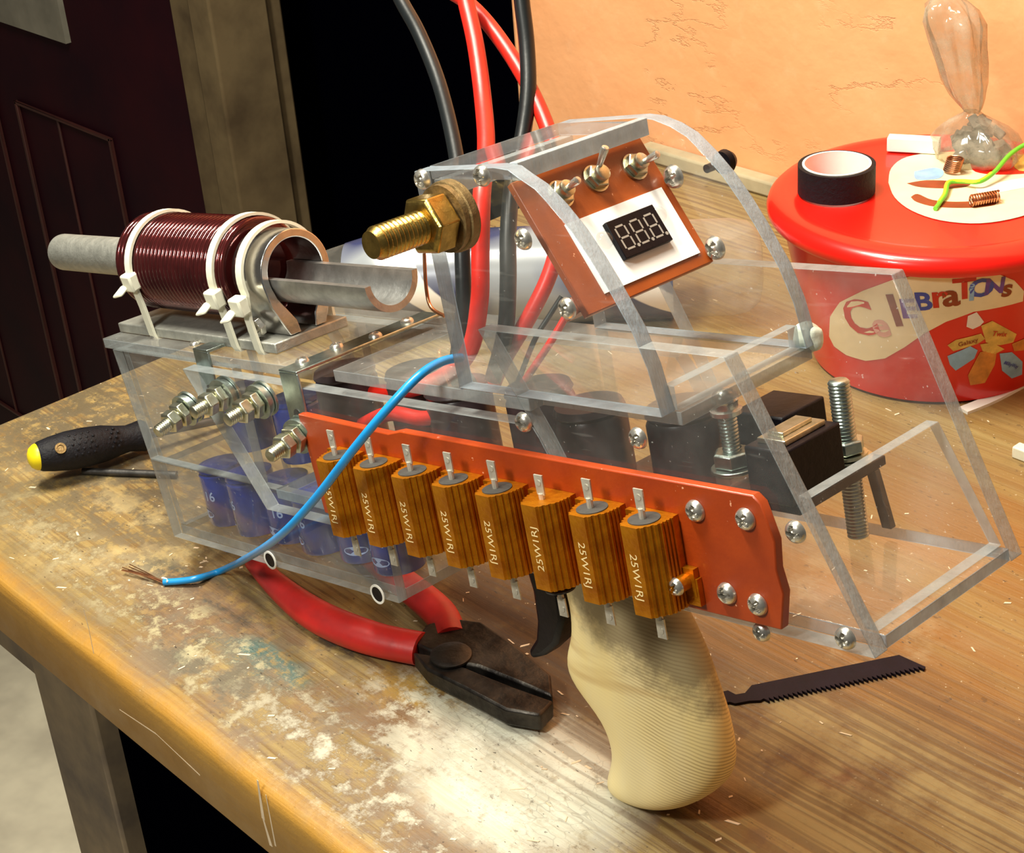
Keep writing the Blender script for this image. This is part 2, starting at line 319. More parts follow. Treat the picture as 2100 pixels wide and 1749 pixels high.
# ------------------------------------------------------------------ mesh builder
class MB:
    def __init__(s): s.v = []; s.f = []; s.m = []
    def add(s, vs, fs, mi=0):
        b = len(s.v); s.v += [Vector(p) for p in vs]
        for f in fs: s.f.append([b + i for i in f]); s.m.append(mi)
        return s
    def box(s, x0, x1, y0, y1, z0, z1, mi=0):
        vs = [(x, y, z) for z in (z0, z1) for y in (y0, y1) for x in (x0, x1)]
        return s.add(vs, [(0, 2, 3, 1), (4, 5, 7, 6), (0, 1, 5, 4), (2, 6, 7, 3), (0, 4, 6, 2), (1, 3, 7, 5)], mi)
    def obox(s, c, ex, ey, ez, mi=0):                     # oriented box: centre and three half-axis vectors
        c = Vector(c); ex, ey, ez = Vector(ex), Vector(ey), Vector(ez)
        vs = [c + ex * a + ey * b + ez * d for d in (-1, 1) for b in (-1, 1) for a in (-1, 1)]
        return s.add(vs, [(0, 2, 3, 1), (4, 5, 7, 6), (0, 1, 5, 4), (2, 6, 7, 3), (0, 4, 6, 2), (1, 3, 7, 5)], mi)
    def prism(s, poly, ext, mi=0, side=None):             # planar 3-D polygon extruded by a vector
        n = len(poly); e = Vector(ext); a = [Vector(p) for p in poly]
        s.add(a + [p + e for p in a], [tuple(range(n))[::-1], tuple(range(n, 2 * n))], mi)
        return s.add(a + [p + e for p in a], [(i, (i + 1) % n, n + (i + 1) % n, n + i) for i in range(n)], mi if side is None else side)
    def rings(s, R, mi=0, cap=True, closed=False):
        n = len(R[0]); vs = [p for r in R for p in r]; k = len(R); fs = []
        for i in range(k if closed else k - 1):
            a, b = i * n, ((i + 1) % k) * n
            fs += [(a + j, a + (j + 1) % n, b + (j + 1) % n, b + j) for j in range(n)]
        if cap and not closed: fs += [tuple(range(n))[::-1], tuple(range((k - 1) * n, k * n))]
        return s.add(vs, fs, mi)
    def tube(s, path, r, n=10, mi=0, closed=False, cap=True, flat=1.0, up=None):
        P = [Vector(p) for p in path]; k = len(P); R = []
        rr = r if isinstance(r, (list, tuple)) else [r] * k
        T = []
        for i in range(k):
            a = P[i - 1] if (i or closed) else P[0]; b = P[(i + 1) % k] if (i < k - 1 or closed) else P[-1]; T.append((b - a).normalized())
        u = Vector(up) if up else Vector((0, 0, 1)); u = u - T[0] * u.dot(T[0])
        if u.length < 1e-3: u = Vector((0, 1, 0)) - T[0] * T[0].y
        u.normalize()
        for i in range(k):
            u = u - T[i] * u.dot(T[i]); u.normalize(); w = T[i].cross(u)
            R.append([P[i] + (u * math.cos(2 * PI * j / n) * flat + w * math.sin(2 * PI * j / n)) * rr[i] for j in range(n)])
        return s.rings(R, mi, cap, closed)
    def lathe(s, prof, o, ax, n=24, mi=0, cap=True, ph=0):  # prof: (radius, height along ax)
        o = Vector(o); ax = Vector(ax).normalized(); u = ax.orthogonal().normalized(); w = ax.cross(u)
        return s.rings([[o + ax * h + (u * math.cos(2 * PI * j / n + ph) + w * math.sin(2 * PI * j / n + ph)) * max(r, 1e-3) for j in range(n)] for r, h in prof], mi, cap)
    def cyl(s, a, b, r, n=20, mi=0, r2=None):
        a, b = Vector(a), Vector(b); L = (b - a).length; return s.lathe([(r, 0), (r if r2 is None else r2, L)], a, b - a, n, mi)
    def build(s, name, mats, parent=None, ang=35, bevel=0, sub=0, label=None, origin=None):
        me = bpy.data.meshes.new(name); o_ = Vector(origin) if origin else Vector((0, 0, 0))
        me.from_pydata([(p - o_) * S for p in s.v], [], s.f)
        mats = mats if isinstance(mats, (list, tuple)) else [mats]
        for k in mats: me.materials.append(MT[k])
        for p, i in zip(me.polygons, s.m): p.material_index = min(i, len(mats) - 1)
        bm = bmesh.new(); bm.from_mesh(me); bmesh.ops.remove_doubles(bm, verts=bm.verts, dist=1e-6)
        bmesh.ops.recalc_face_normals(bm, faces=bm.faces); bm.to_mesh(me); bm.free()
        for p in me.polygons: p.use_smooth = True
        me.set_sharp_from_angle(angle=math.radians(ang))
        o = bpy.data.objects.new(name, me); C.objects.link(o)
        if origin: o.location = o_ * S
        if parent: o.parent = parent
        if bevel:
            b = o.modifiers.new('bevel', 'BEVEL'); b.width = bevel * S; b.segments = 2; b.limit_method = 'ANGLE'; b.angle_limit = math.radians(40)
        if sub:
            b = o.modifiers.new('sub', 'SUBSURF'); b.levels = sub; b.render_levels = sub
        if label: o['label'] = label
        return o
def tag(o, label=None, cat=None, group=None, kind=None):
    if label: o['label'] = label
    if cat: o['category'] = cat
    if group: o['group'] = group
    if kind: o['kind'] = kind
    return o
def empty(name, loc, mat3=None):
    o = bpy.data.objects.new(name, None); C.objects.link(o); o.empty_display_size = .01
    m = Matrix.Translation([a * S for a in loc])
    if mat3: m = m @ mat3.to_4x4()
    o.matrix_world = m; return o
def inst(o, parent, loc=None, mat3=None):              # a copy sharing the mesh, placed under the same kind of parent
    c = o.copy(); C.objects.link(c); c.parent = parent
    if loc is not None:
        m = Matrix.Translation([a * S for a in loc])
        if mat3: m = m @ mat3.to_4x4()
        c.matrix_local = m
    return c
def axes(zdir, roll=0):                                # rotation whose local +Z looks along zdir
    z = Vector(zdir).normalized(); x = z.orthogonal().normalized(); y = z.cross(x); m = Matrix((x, y, z)).transposed()
    return m @ Matrix.Rotation(roll, 3, 'Z')
def smooth_path(P, k=6):
    P = [Vector(p) for p in P]; out = []
    for i in range(len(P) - 1):
        a, b, c, d = P[max(i - 1, 0)], P[i], P[i + 1], P[min(i + 2, len(P) - 1)]
        for j in range(k):
            t = j / k; out.append(.5 * ((2 * b) + (c - a) * t + (2 * a - 5 * b + 4 * c - d) * t * t + (3 * b - a - 3 * c + d) * t ** 3))
    return out + [P[-1]]
def text_mesh(txt, size, bold=.0, shear=0):            # list of 2-D verts + faces of a string, in mm, centred
    cu = bpy.data.curves.new('t', 'FONT'); cu.body = txt; cu.size = size; cu.align_x = 'CENTER'; cu.align_y = 'CENTER'; cu.offset = bold; cu.shear = shear
    cu.resolution_u = 3
    o = bpy.data.objects.new('t', cu); C.objects.link(o); dg = bpy.context.evaluated_depsgraph_get(); me = o.evaluated_get(dg).to_mesh()
    vs = [(v.co.x, v.co.y) for v in me.vertices]; fs = [tuple(p.vertices) for p in me.polygons]
    o.evaluated_get(dg).to_mesh_clear(); bpy.data.objects.remove(o); bpy.data.curves.remove(cu); return vs, fs

# ================================================================== THE SETTING
def struct(name, mb, mats, **k):
    o = mb.build(name, mats, **k); o['kind'] = 'structure'; return o
struct('wall_back', MB().box(-1057, 700, 925, 1035, -760, 1500), 'wall_plaster', bevel=4)
struct('floor', MB().box(-4200, 1200, -1200, 3200, -790, -760), 'floor_concrete')
struct('dark_backdrop', MB().box(-4200, -1057, 1080, 1100, -760, 1600), 'painted_dark')  # black sheet added behind the doorway to paint the dark beyond
struct('trim_1', MB().box(-903, 300, 911, 924.5, 0, 12), 'trim_paint', bevel=2)
# door frame post
def proj(p):
    c = W2C @ (Vector(p) - Vector((0, 0, H))); return CX + FPX * c.x / c.z, CY + FPX * c.y / c.z
xa, xb = on(345, 0, 908, 1).x, on(425, 0, 895, 1).x
struct('trim_2', MB().box(xa, xb - 14, 908, 990, -760, 1600).box(xb - 40, xb, 895, 964, -760, 1600), 'post_wood', bevel=3)
# dark red panelled door left of the post
dr = struct('door_1', MB().box(-2600, xa, 922, 960, -760, 1600), 'door_paint')
g = MB(); x1 = on(232, 300, 920, 1).x; z1 = on(232, 285, 920, 1).z
for xl, xr in ((x1 - 230, x1), (x1 - 560, x1 - 290)):
    for a, b, c_, e_ in ((xl, xr, z1 - 4, z1), (xl, xr, -700, -696), (xl, xl + 5, -700, z1), (xr - 5, xr, -700, z1)): g.box(a, b, 917, 922, c_, e_)
    g.box(xl + 100, xl + 104, 919, 922, -700, z1)
g.build('door_moulding', 'door_groove', dr, bevel=1)
MB().box(-2400, on(128, 30, 918, 1).x, 915, 922, on(60, 62, 918, 1).z, 500).build('door_pane', 'door_glass', dr)

# ================================================================== WORKBENCH
wb = empty('workbench', (-905, 279, -760)); wb.matrix_world = Matrix.Identity(4)
tag(wb, 'old paint-stained pine workbench with an orange varnished front edge', 'workbench')
prof = [(279, -38), (279, -8)] + [(279 + 7 - 7 * math.cos(a), -7 + 7 * math.sin(a)) for a in (.3, .7, 1.1, 1.57)] + [(925, 0), (925, -42), (283, -42)]
def bench_profile(): return [(-905, y, z) for y, z in prof]
MB().prism(bench_profile(), (1205, 0, 0)).build('bench_top', 'bench_wood', wb, ang=50)
pm('bench_leg_wood', (.24, .175, .10), .8, 0, .5, 20, .5, col2=(.10, .075, .055))
MB().box(-758, -694, 288, 345, -760, -42).build('leg', 'bench_leg_wood', wb, bevel=2)
MB().box(-90, -30, 288, 345, -760, -42).build('leg', 'bench_leg_wood', wb, bevel=2)
MB().box(-880, -820, 850, 905, -760, -42).build('leg', 'bench_leg_wood', wb, bevel=2)
MB().box(-895, -758, 300, 322, -92, -42).build('rail', 'bench_leg_wood', wb, bevel=2)
MB().box(-694, -545, 300, 322, -760, -42).build('shade_panel', 'painted_dark', wb)  # black sheet added to stand in for the shade under the bench
MB().box(-545, -470, 292, 345, -760, -42).build('leg', 'bench_leg_wood', wb, bevel=2)
def scr(pts, w, name='scratch'):
    q = [on(px, py, 278.95, 1) for px, py in pts]; m = MB()
    for a, b in zip(q, q[1:]):
        d_ = (b - a).normalized(); n_ = Vector((-d_.z, 0, d_.x)) * w; m.prism([a + n_ * .5, b + n_, b - n_, a - n_ * .5], (0, .12, 0))
    return m
sm = scr([(171, 1248), (182, 1290), (192, 1340)], .3); sm2 = scr([(245, 1455), (320, 1505), (410, 1590)], .35); sm3 = scr([(528, 1600), (540, 1680), (556, 1735)], 1.2); sm4 = scr([(545, 1630), (565, 1735)], .6)
for q in (sm, sm2, sm3, sm4): q.build('scratch', 'chips', wb)
ch = MB(); rn = random.Random(3)
for i in range(330):
    x = rn.choice((rn.gauss(-480, 90), rn.uniform(-890, -250))); y = rn.choice((rn.gauss(390, 50), rn.uniform(285, 880)))
    if not (-895 < x < 0 and 284 < y < 900): continue
    if -650 < x < -440 and 340 < y < 400: continue
    if (x + 542.5) ** 2 + (y - 787.7) ** 2 < 80 ** 2: continue
    a = rn.uniform(0, PI); L = rn.uniform(.4, 2.2) * (1.6 if rn.random() < .12 else 1); w_ = rn.uniform(.25, .7)
    ca, sa = math.cos(a), math.sin(a); h = rn.uniform(.15, .4)
    ch.prism([(x + ca * u - sa * v, y + sa * u + ca * v, .02) for u, v in ((-L, -w_), (L * .8, -w_ * .6), (L, w_), (-L * .7, w_ * .8))], (0, 0, h))
tag(ch.build('wood_chips', 'chips'), 'pale wood chips and crumbs scattered over the bench top', 'wood chips', kind='stuff')

# ================================================================== THE COIL GUN
gun = empty('coil_gun', GO, GR)
tag(gun, 'home-made clear acrylic coil gun with copper coil, gold resistors and carved wooden grip', 'coil gun')
ED = ['acrylic', 'acrylic_edge']; EC = ['acrylic', 'acrylic_edge_clear']; HZ = ['acrylic_hazy', 'acrylic_edge_clear']
def plate(name, xz, y0, y1, mats=EC, bevel=.4, **k): return MB().prism([(x, y0, z) for x, z in xz], (0, y1 - y0, 0), 0, 1).build(name, mats, gun, bevel=bevel, **k)
def slab(name, xy, z0, z1, mats=EC, bevel=.4): return MB().prism([(x, y, z0) for x, y in xy], (0, 0, z1 - z0), 0, 1).build(name, mats, gun, bevel=bevel)
WG = 85
for y0 in (0, WG - 7):
    ln = 0 if y0 == 0 else .125                        # the far plate leans outwards a little
    MB().prism([(x, y0 + z * ln, z) for x, z in [(-160, 95.5), (-44, 95), (0, 0), (-110, 0), (-137, 56)]], (0, 7, 0), 0, 1).build('side_plate', EC, gun, bevel=.4)
    plate('front_side_plate', [(-374, 60.5), (-140.5, 60.5), (-137.6, 56), (-110.6, 0), (-331, -2.5)], y0, y0 + 7)
slab('base_plate', [(-331, 7), (-.5, 7), (-.5, WG - 7), (-331, WG - 7)], .2, 5, ED)
# rear closing plate, on the slanted rear edge
rx = lambda z: -44 * z / 95
MB().prism([(rx(5.5) - 5.6, 7, 5.5), (rx(5.5) - 5.6, WG - 7, 5.5), (rx(48) - 5.6, WG - 7, 48), (rx(48) - 5.6, 7, 48)], (5, 0, 0), 0, 1).build('rear_plate', EC, gun, bevel=.4)
# deck and canopy
slab('deck', [(-256, 0.3), (-140, .3), (-140, 7.2), (-73, 7.2), (-73, WG - 7.2), (-256, WG - 7.2)], 66, 71, HZ)
can = [(-177, 71.3), (-178, 153.5), (-135, 155), (-128, 154.2), (-120, 151.5), (-113, 147.8), (-105.5, 141), (-98.3, 133), (-92, 124), (-86.7, 115.3), (-78.9, 100.8), (-74.5, 88), (-71.5, 71.3)]
for y0 in (0, 73):
    plate('canopy_side', can if y0 else [(x - (3.4 if x > -125 else 0), z) for x, z in can], y0, y0 + 7, ED)
MB().prism([(-177.5, 7, 148.8), (-134.7, 7, 148.8), (-134.7, 73, 148.8), (-177.5, 73, 148.8)], (0, 0, 5), 0, 1).build('canopy_roof', ED, gun, bevel=.4)
MB().prism([(-176.5, 7, 142), (-171.5, 7, 142), (-171.5, 7, 148.7), (-176.5, 7, 148.7)], (0, 66, 0), 0, 0).build('canopy_bar', 'acrylic_edge_pale', gun, bevel=.3)
MB().prism([(-134.5, 7, 148.6), (-130.5, 7, 148.6), (-130.5, 7, 155), (-134.5, 7, 155)], (0, 66, 0), 0, 0).build('canopy_bar', 'acrylic_edge_pale', gun, bevel=.3)
MB().prism([(-79, 7.1, 71.3), (-79, 72.9, 71.3), (-79, 72.9, 80), (-79, 7.1, 80)], (5, 0, 0), 0, 1).build('canopy_foot', EC, gun, bevel=.3)
# front box
MB().prism([(-457, 8, 61), (-283, 8, 61), (-283, WG, 61), (-457, WG, 61)], (0, 0, 5), 0, 1).build('box_lid', HZ, gun, bevel=.4)
plate('box_upper_side', [(-450, 60.8), (-441, 4.2), (-345, 4.2), (-345, 60.8)], 8, 13)
plate('box_lower_side', [(-441, 4), (-437.5, -37.5), (-257, -37.5), (-257, 4)], 8, 13)
plate('box_lower_side', [(-441, 4), (-437.5, -37.5), (-257, -37.5), (-257, 4)], WG - 5, WG)
plate('box_upper_side', [(-450, 60.8), (-441, 4.2), (-345, 4.2), (-345, 60.8)], WG - 5, WG)
MB().prism([(-449.5, 13, 60.7), (-437, 13, -32.3), (-437, WG - 5, -32.3), (-449.5, WG - 5, 60.7)], (5, 0, 0), 0, 1).build('box_front', HZ, gun, bevel=.4)
MB().box(-262, -257, 13, WG - 5, -32.3, -.2).build('box_back', EC, gun, bevel=.4)
MB().prism([(-437, 13, -37.5), (-257.3, 13, -37.5), (-257.3, WG - 5, -37.5), (-437, WG - 5, -37.5)], (0, 0, 5), 0, 1).build('box_floor', EC, gun, bevel=.4)
slab('box_shelf', [(-436, 13.2), (-332, 13.2), (-332, WG - 5.2), (-436, WG - 5.2)], 0, 3.5)

# --- screws: one pan head with a cross recess, then copies
def screw_mesh(R=3.9, hgt=2.7):
    n, K = 40, 14; rings_ = []
    for k in range(K + 1):
        r = R * (1 - k / K); ring = []
        zz = hgt * math.sqrt(max(0, 1 - (r / R) ** 2.4)) if k else 0
        for j in range(n):
            a = 2 * PI * j / n; x, y = r * math.cos(a), r * math.sin(a); z = zz
            if (abs(x) < R * .17 or abs(y) < R * .17) and r < R * .66: z -= hgt * .7
            elif r < R * .18: z -= hgt * .55
            ring.append((x, y, max(z, .02)))
        rings_.append(ring)
    m = MB().rings(rings_, 0)
    return m
sproto = screw_mesh().build('screw', 'steel', gun, ang=30)
used = [False]
def screw(p, d=(0, -1, 0), s=1.0, parent=None, roll=None):
    m3 = axes(d, random.uniform(0, 1.5) if roll is None else roll) @ Matrix.Scale(s, 3)
    if not used[0]:
        used[0] = True; sproto.matrix_local = Matrix.Translation([a * S for a in p]) @ m3.to_4x4(); return sproto
    return inst(sproto, parent or gun, p, m3)
for px, py in ((1427, 1047), (1530, 1064), (1492, 1216), (1555, 1239)): screw(gp(px, py, 1, -4.1))
for px, py in ((1633, 1090), (1735, 1308), (1310, 898), (1075, 865), (868, 368), (990, 360), (1075, 490), (1165, 632)):
    screw(gp(px, py, 1, -.05))
screw(gp(1563, 1295, 1, -.05), s=.9)
for px, py in ((1383, 362), (1468, 508)): screw(gp(px, py, 1, 72.9), (0, -1, 0), 1.15)
q = gp(1478, 335, 1, 88); MB().lathe([(1.6, -8), (1.6, 0), (4.2, .5), (4.6, 3), (3.2, 5.5), (.3, 6)], q, (0, 1, 0), 22).build('knob', 'black_plastic', gun)
for px, py in ((555, 1148), (775, 1218)):
    p = gp(px, py, 1, 7.9); MB().lathe([(4.6, 0), (4.6, .5), (3.6, .5), (3.6, .2)], p, (0, -1, 0), 28).build('grommet', 'white_plastic', gun, label='chipped white ring around a dark screw hole')
    MB().lathe([(3.5, .05), (3.5, .35), (1, .25)], p, (0, -1, 0), 24).build('screw_hole', 'black_plastic', gun)

# --- gold resistors on the red board
RP = [(-282, 50.5), (-222, 49), (-214, 51), (-113, 50.8), (-37, 51), (-34, 48.5), (-30.5, 36), (-31.5, 26), (-30, 18), (-33, 4.6), (-124, 4), (-279, 6)]
MB().prism([(x, -4, z) for x, z in RP], (0, 3.9, 0)).build('resistor_board', 'phenolic', gun, bevel=.5)
def resistor_body():
    P = []                                             # cross-section in x (width) / y (out of the board), ribbed shoulders
    def rib(a, b, n):
        L = []
        for i in range(n):
            for f, o in ((0, 0), (.18, 0), (.28, .55), (.72, .55), (.82, 0)):
                t = (i + f) / n; q = Vector(a).lerp(Vector(b), t); nn = Vector((b[1] - a[1], a[0] - b[0])).normalized(); q = q - nn * o; L.append((q.x, q.y))
        return L
    P += [(-8.2, 0), (-8.2, 2.4)] + rib((-8.2, 2.4), (-7.6, 8.8), 4) + rib((-7.6, 8.8), (-4.4, 14.6), 3) + [(-4.2, 15.2), (3.2, 15.2)] + rib((3.4, 14.6), (7.6, 8.8), 3) + rib((7.6, 8.8), (8.2, 2.4), 4) + [(8.2, 2.4), (8.2, 0)]
    m = MB().prism([(x, -y, -16.4) for x, y in P], (0, 0, 32.8))
    m.box(8.0, 14.2, -2.3, 0, -15.5, -5.5).box(-14.2, -8.0, -2.3, 0, 5.5, 15.5)   # the two mounting ears
    return m
rproto = None; tx_, fx_ = text_mesh('25W1RJ', 4.6, .0)
cxs = [-248.6, -224.4, -200.4, -176.2, -151.8, -127.4, -103.2, -78.8]
BLANK = MB().lathe([(.9, 0), (.9, 4.2)], (0, 0, 0), (0, 0, 1), 8)
for i, cx in enumerate(cxs):
    zr = 22.9; loc = (cx, -4.1, zr)
    if rproto is None:
        rb = resistor_body().build('resistor', 'gold_anodised', gun, ang=25)
        rb.location = Vector(loc) * S; parts = []
        for s_ in (1, -1): parts.append(MB().lathe([(5.6, 16.0), (5.6, 16.75), (4.4, 16.95)], (0, -7.8, 0), (0, 0, s_), 26).build('end_cap', 'ceramic_grey', rb))
        for s_ in (1, -1):
            m = MB().cyl((0, -8.4, 16.5 * s_), (0, -8.4, 20.5 * s_), 1.15, 10).prism([(-1.9, -8.7, 20 * s_), (1.9, -8.7, 20 * s_), (2.1, -8.7, 27.5 * s_), (-2.1, -8.7, 27.5 * s_)], (0, .6, 0))
            m.lathe([(.75, 0), (1.15, .0), (1.15, .15), (.75, .15)], (0, -8.75, 24.6 * s_), (0, -1, 0), 12)
            parts.append(m.build('terminal', 'tin_plate', rb))
        m = MB().add([(-y * 1 - .2, -16.68, -x - 2.0) for x, y in tx_], fx_)
        m2 = MB(); m2.v = [Vector((p.x, p.y, p.z)) for p in m.v]; m2.f = m.f; m2.m = m.m
        # lettering reads from the bottom of the body up
        m2.v = [Vector((y - .5, -15.3, -x * 1.12 - 2)) for x, y in tx_]
        parts.append(m2.build('lettering', 'gold_text', rb))
        rproto = rb
    else:
        c = inst(rproto, gun); c.location = Vector(loc) * S
        for p_ in parts: inst(p_, c, (0, 0, -2 if i == 5 else 0), Matrix.Rotation(PI, 3, 'Y') if i == 5 and p_.name.startswith('lettering') else None)
# screw fixing the ear of the last resistor
q = gp(1403, 1193, 1, -7); MB().cyl((q.x, -4.1, q.z), (q.x, -11, q.z), 3.0, 16).box(q.x - 5, q.x + 4.5, -6.6, -4.1, q.z - 5, q.z + 5).build('resistor_stud', 'gold_anodised', gun)
screw((q.x, -11, q.z), s=.85)

# --- steel terminal bolts through the front box, and the brass bolt through the canopy
def thread(m, a, b, r, pitch, n=20, mi=0):
    a, b = Vector(a), Vector(b); L = (b - a).length; pr = []; h = 0
    while h < L - pitch: pr += [(r * .87, h), (r, h + pitch * .35), (r, h + pitch * .55)]; h += pitch
    pr += [(r * .87, h), (r * .8, L)]; m.lathe(pr, a, b - a, n, mi)
def hexnut(m, a, ax, r, t, mi=0):
    m.lathe([(r * .86, 0), (r, .12 * t), (r, .88 * t), (r * .86, t)], a, ax, 6, mi, ph=.3)
Y_ = Vector((0, -1, 0))
for (bx, by), (tx, ty), y0, nm in (((393, 832), (322, 887), 8, 1), ((470, 803), (396, 847), 8, 1), ((545, 815), (466, 862), 0, 1), ((625, 885), (553, 936), 0, 1)):
    a = gp(bx, by, 1, y0 - .1); L = 24 if nm else 20
    tip = gp(tx, ty, 1, y0 - 22); L = (tip - a).length; Yb = (tip - a).normalized()
    st = MB(); thread(st, a, tip, 3.1, 1.1); so = st.build('terminal_bolt', 'zinc', gun, ang=50)
    w = MB().lathe([(8.2, 0), (8.2, 1.2)], a, Yb, 28).lathe([(7.2, 1.5), (7.2, 3.4)], a, Yb, 28).lathe([(8.0, 3.7), (8.0, 4.9)], a, Yb, 28); w.build('washer', 'zinc_blue', so)
    m = MB(); hexnut(m, a + Yb * 5.1, Yb, 6.4, 4.4); m.build('nut', 'zinc', so, bevel=.3)
    m = MB(); hexnut(m, a + Yb * 10.2, Yb, 5.6, 5.4); m.build('nut', 'zinc', so, bevel=.3)
a = Vector((-159.3, -.1, 138.1))
m = MB(); thread(m, a + Y_ * 3, a + Y_ * 39, 6.1, 1.9, 28); bb = m.build('brass_bolt', 'brass', gun, ang=50)
MB().lathe([(13, 0), (13, 3.4), (12.4, 3.8)], a, Y_, 36).build('washer', 'brass_old', bb)
MB().lathe([(12.2, 3.9), (12.2, 6.2)], a, Y_, 36).build('washer', 'brass_old', bb)
m = MB(); hexnut(m, a + Y_ * 6.4, Y_, 11.2, 10.5); m.build('nut', 'brass', bb, bevel=.5)

# --- folded brackets over the front deck
def bracket(x, w, zlo, yfar, y0, topw, kind):
    m = MB(); z1 = 67.2
    m.prism([(x - w / 2, y0, zlo), (x + w / 2, y0, zlo), (x + w / 2, y0, z1), (x - w / 2, y0, z1)], (0, -1.3, 0))
    m.prism([(x - w / 2, y0 - 1.3, z1 - .1), (x + w / 2, y0 - 1.3, z1 - .1), (x + topw, y0 + 9, z1 - .1), (x + topw, yfar, z1 - .1), (x - w / 2, yfar, z1 - .1)], (0, 0, 1.3))
    b = m.build('bracket', 'zinc_blue', gun, bevel=.4)
    MB().lathe([(2.4, 0), (2.4, .3)], (x + .5, y0 - 1.3, zlo + 15), (0, -1, 0), 18).build('bracket_hole', 'steel_dark', b)
    return b
bracket(-366, 12, 34, 16.5, 8, 6, 0); bracket(-286.5, 13, 34, 80, -.1, 6, 1)
for px, py in ((620, 742), (690, 712), (770, 690), (835, 660)):
    screw(gp(px, py, 2, 68.3), (0, 0, 1), .8)
for px, py in ((400, 706), (320, 690)): screw(gp(px, py, 2, 66.1), (0, 0, 1), .7)

# --- coil on its aluminium plate
yc, zc = 38, 98.4
MB().box(-456, -321, 17.6, 58.4, 66.3, 71).build('coil_plate', 'aluminium_matte', gun, bevel=.6)
x0, x1 = gp(252, 560, 1, 20).x, gp(508, 560, 1, 22).x
def helix(xa, xb, R, r, pitch, n=44):
    k = int((xb - xa) / pitch * n); return MB().tube([(xa + pitch * i / n, yc + R * math.cos(2 * PI * i / n), zc + R * math.sin(2 * PI * i / n)) for i in range(k)], r, 7, up=(1, 0, 0))
XC0, XC1 = -440.5, -347
coil = helix(XC0 + 1.6, XC1, 21.8, 1.66, 3.3).build('coil', 'copper_wire', gun, ang=80, label='dark enamelled copper winding')
MB().cyl((XC0 + .5, yc, zc), (XC1 - .5, yc, zc), 21.2, 40).build('coil_former', 'copper_wire', coil)
MB().lathe([(8.6, -93), (9.4, -91.5), (9.6, -90), (9.6, 0)], (-441, yc, zc), (1, 0, 0), 36).build('barrel_tube', 'aluminium_matte', gun)
MB().lathe([(11, 0), (14.5, 0.5), (14.5, 5), (11, 5)], (-448, yc, zc), (1, 0, 0), 36).build('collar', 'aluminium_matte', gun)
arc = lambda r, a0, a1, n: [(r * math.cos(a0 + (a1 - a0) * i / n), r * math.sin(a0 + (a1 - a0) * i / n)) for i in range(n + 1)]
out_ = arc(18.6, -.25, PI + .25, 28); inn = arc(14.8, PI + .3, -.3, 26)
poly = [(4.0, -27), (10, -27), (16.5, -13)] + out_ + [(-16.5, -13), (-10, -27), (-4.0, -27), (-5, -21), (-12.6, -9)] + inn + [(12.6, -9), (5, -21)]
MB().prism([(-345.2, yc + y, zc + z) for y, z in poly], (23, 0, 0)).build('clamp', 'aluminium_bright', gun, bevel=.5)
q = Vector((-336, yc - 15.5, zc - 21)); m = MB(); hexnut(m, q, (0, -1, -.3), 4.6, 3.6); m.cyl(q, q + Vector((0, -6, -1.8)), 2.2, 14).build('clamp_nut', 'steel', gun, bevel=.3)
# half-pipe rail leaving the clamp
hp = [(r_ * math.cos(a_), r_ * math.sin(a_)) for r_, seq in ((14.2, range(0, 25)), (11.2, range(24, -1, -1))) for a_ in [PI + PI * i / 24 for i in seq]]
MB().prism([(-345, yc + y, zc + z) for y, z in hp], (90, 0, 0)).build('rail', 'aluminium', gun, ang=30)
# nylon cable ties round coil and plate
for (px, py), hz in (((268, 520), (262, 578)), ((438, 540), (432, 612)), ((490, 560), (486, 628))):
    x = gp(px, py, 1, yc - 21).x; R = 21.2 if px == 490 else 24.3; pth = []
    for i in range(31):
        a_ = -.25 + (PI + .5) * i / 30; pth.append((x, yc + R * math.cos(a_), zc + R * math.sin(a_)))
    lo = [(x + 1, yc - 22.4, 82), (x + 2, 16.6, 68), (x + 2, 17.6, 65.8), (x + 2, 30, 65.9), (x + 2, 45, 65.9), (x + 2, 58.6, 65.8), (x + 1, 59.4, 70), (x + .5, yc + 22, 82)]
    full = pth + lo; m = MB(); R_ = []
    for i in range(len(full)):
        p = Vector(full[i]); t_ = (Vector(full[(i + 1) % len(full)]) - Vector(full[i - 1])).normalized(); nn = t_.cross(Vector((1, 0, 0))).normalized()
        R_.append([p + Vector((2.3, 0, 0)) - nn * .7, p + Vector((2.3, 0, 0)) + nn * .7, p - Vector((2.3, 0, 0)) + nn * .7, p - Vector((2.3, 0, 0)) - nn * .7])
    tie = m.rings(R_, 0, closed=True).build('cable_tie', 'nylon', gun, ang=40)
    h = Vector((x, yc - 24.6, gp(hz[0], hz[1], 1, yc - 25).z))
    hb = MB().obox(h, (4.3, 0, 0), (0, 2.8, .6), (0, -.6, 4.2)); hb.obox(h + Vector((-3.5, -4, -3.5)), (2.4, 1.2, .4), (.6, 3.0, 2.2), (0, -.6, .8))
    hb.build('tie_head', 'nylon', tie, bevel=1.0)

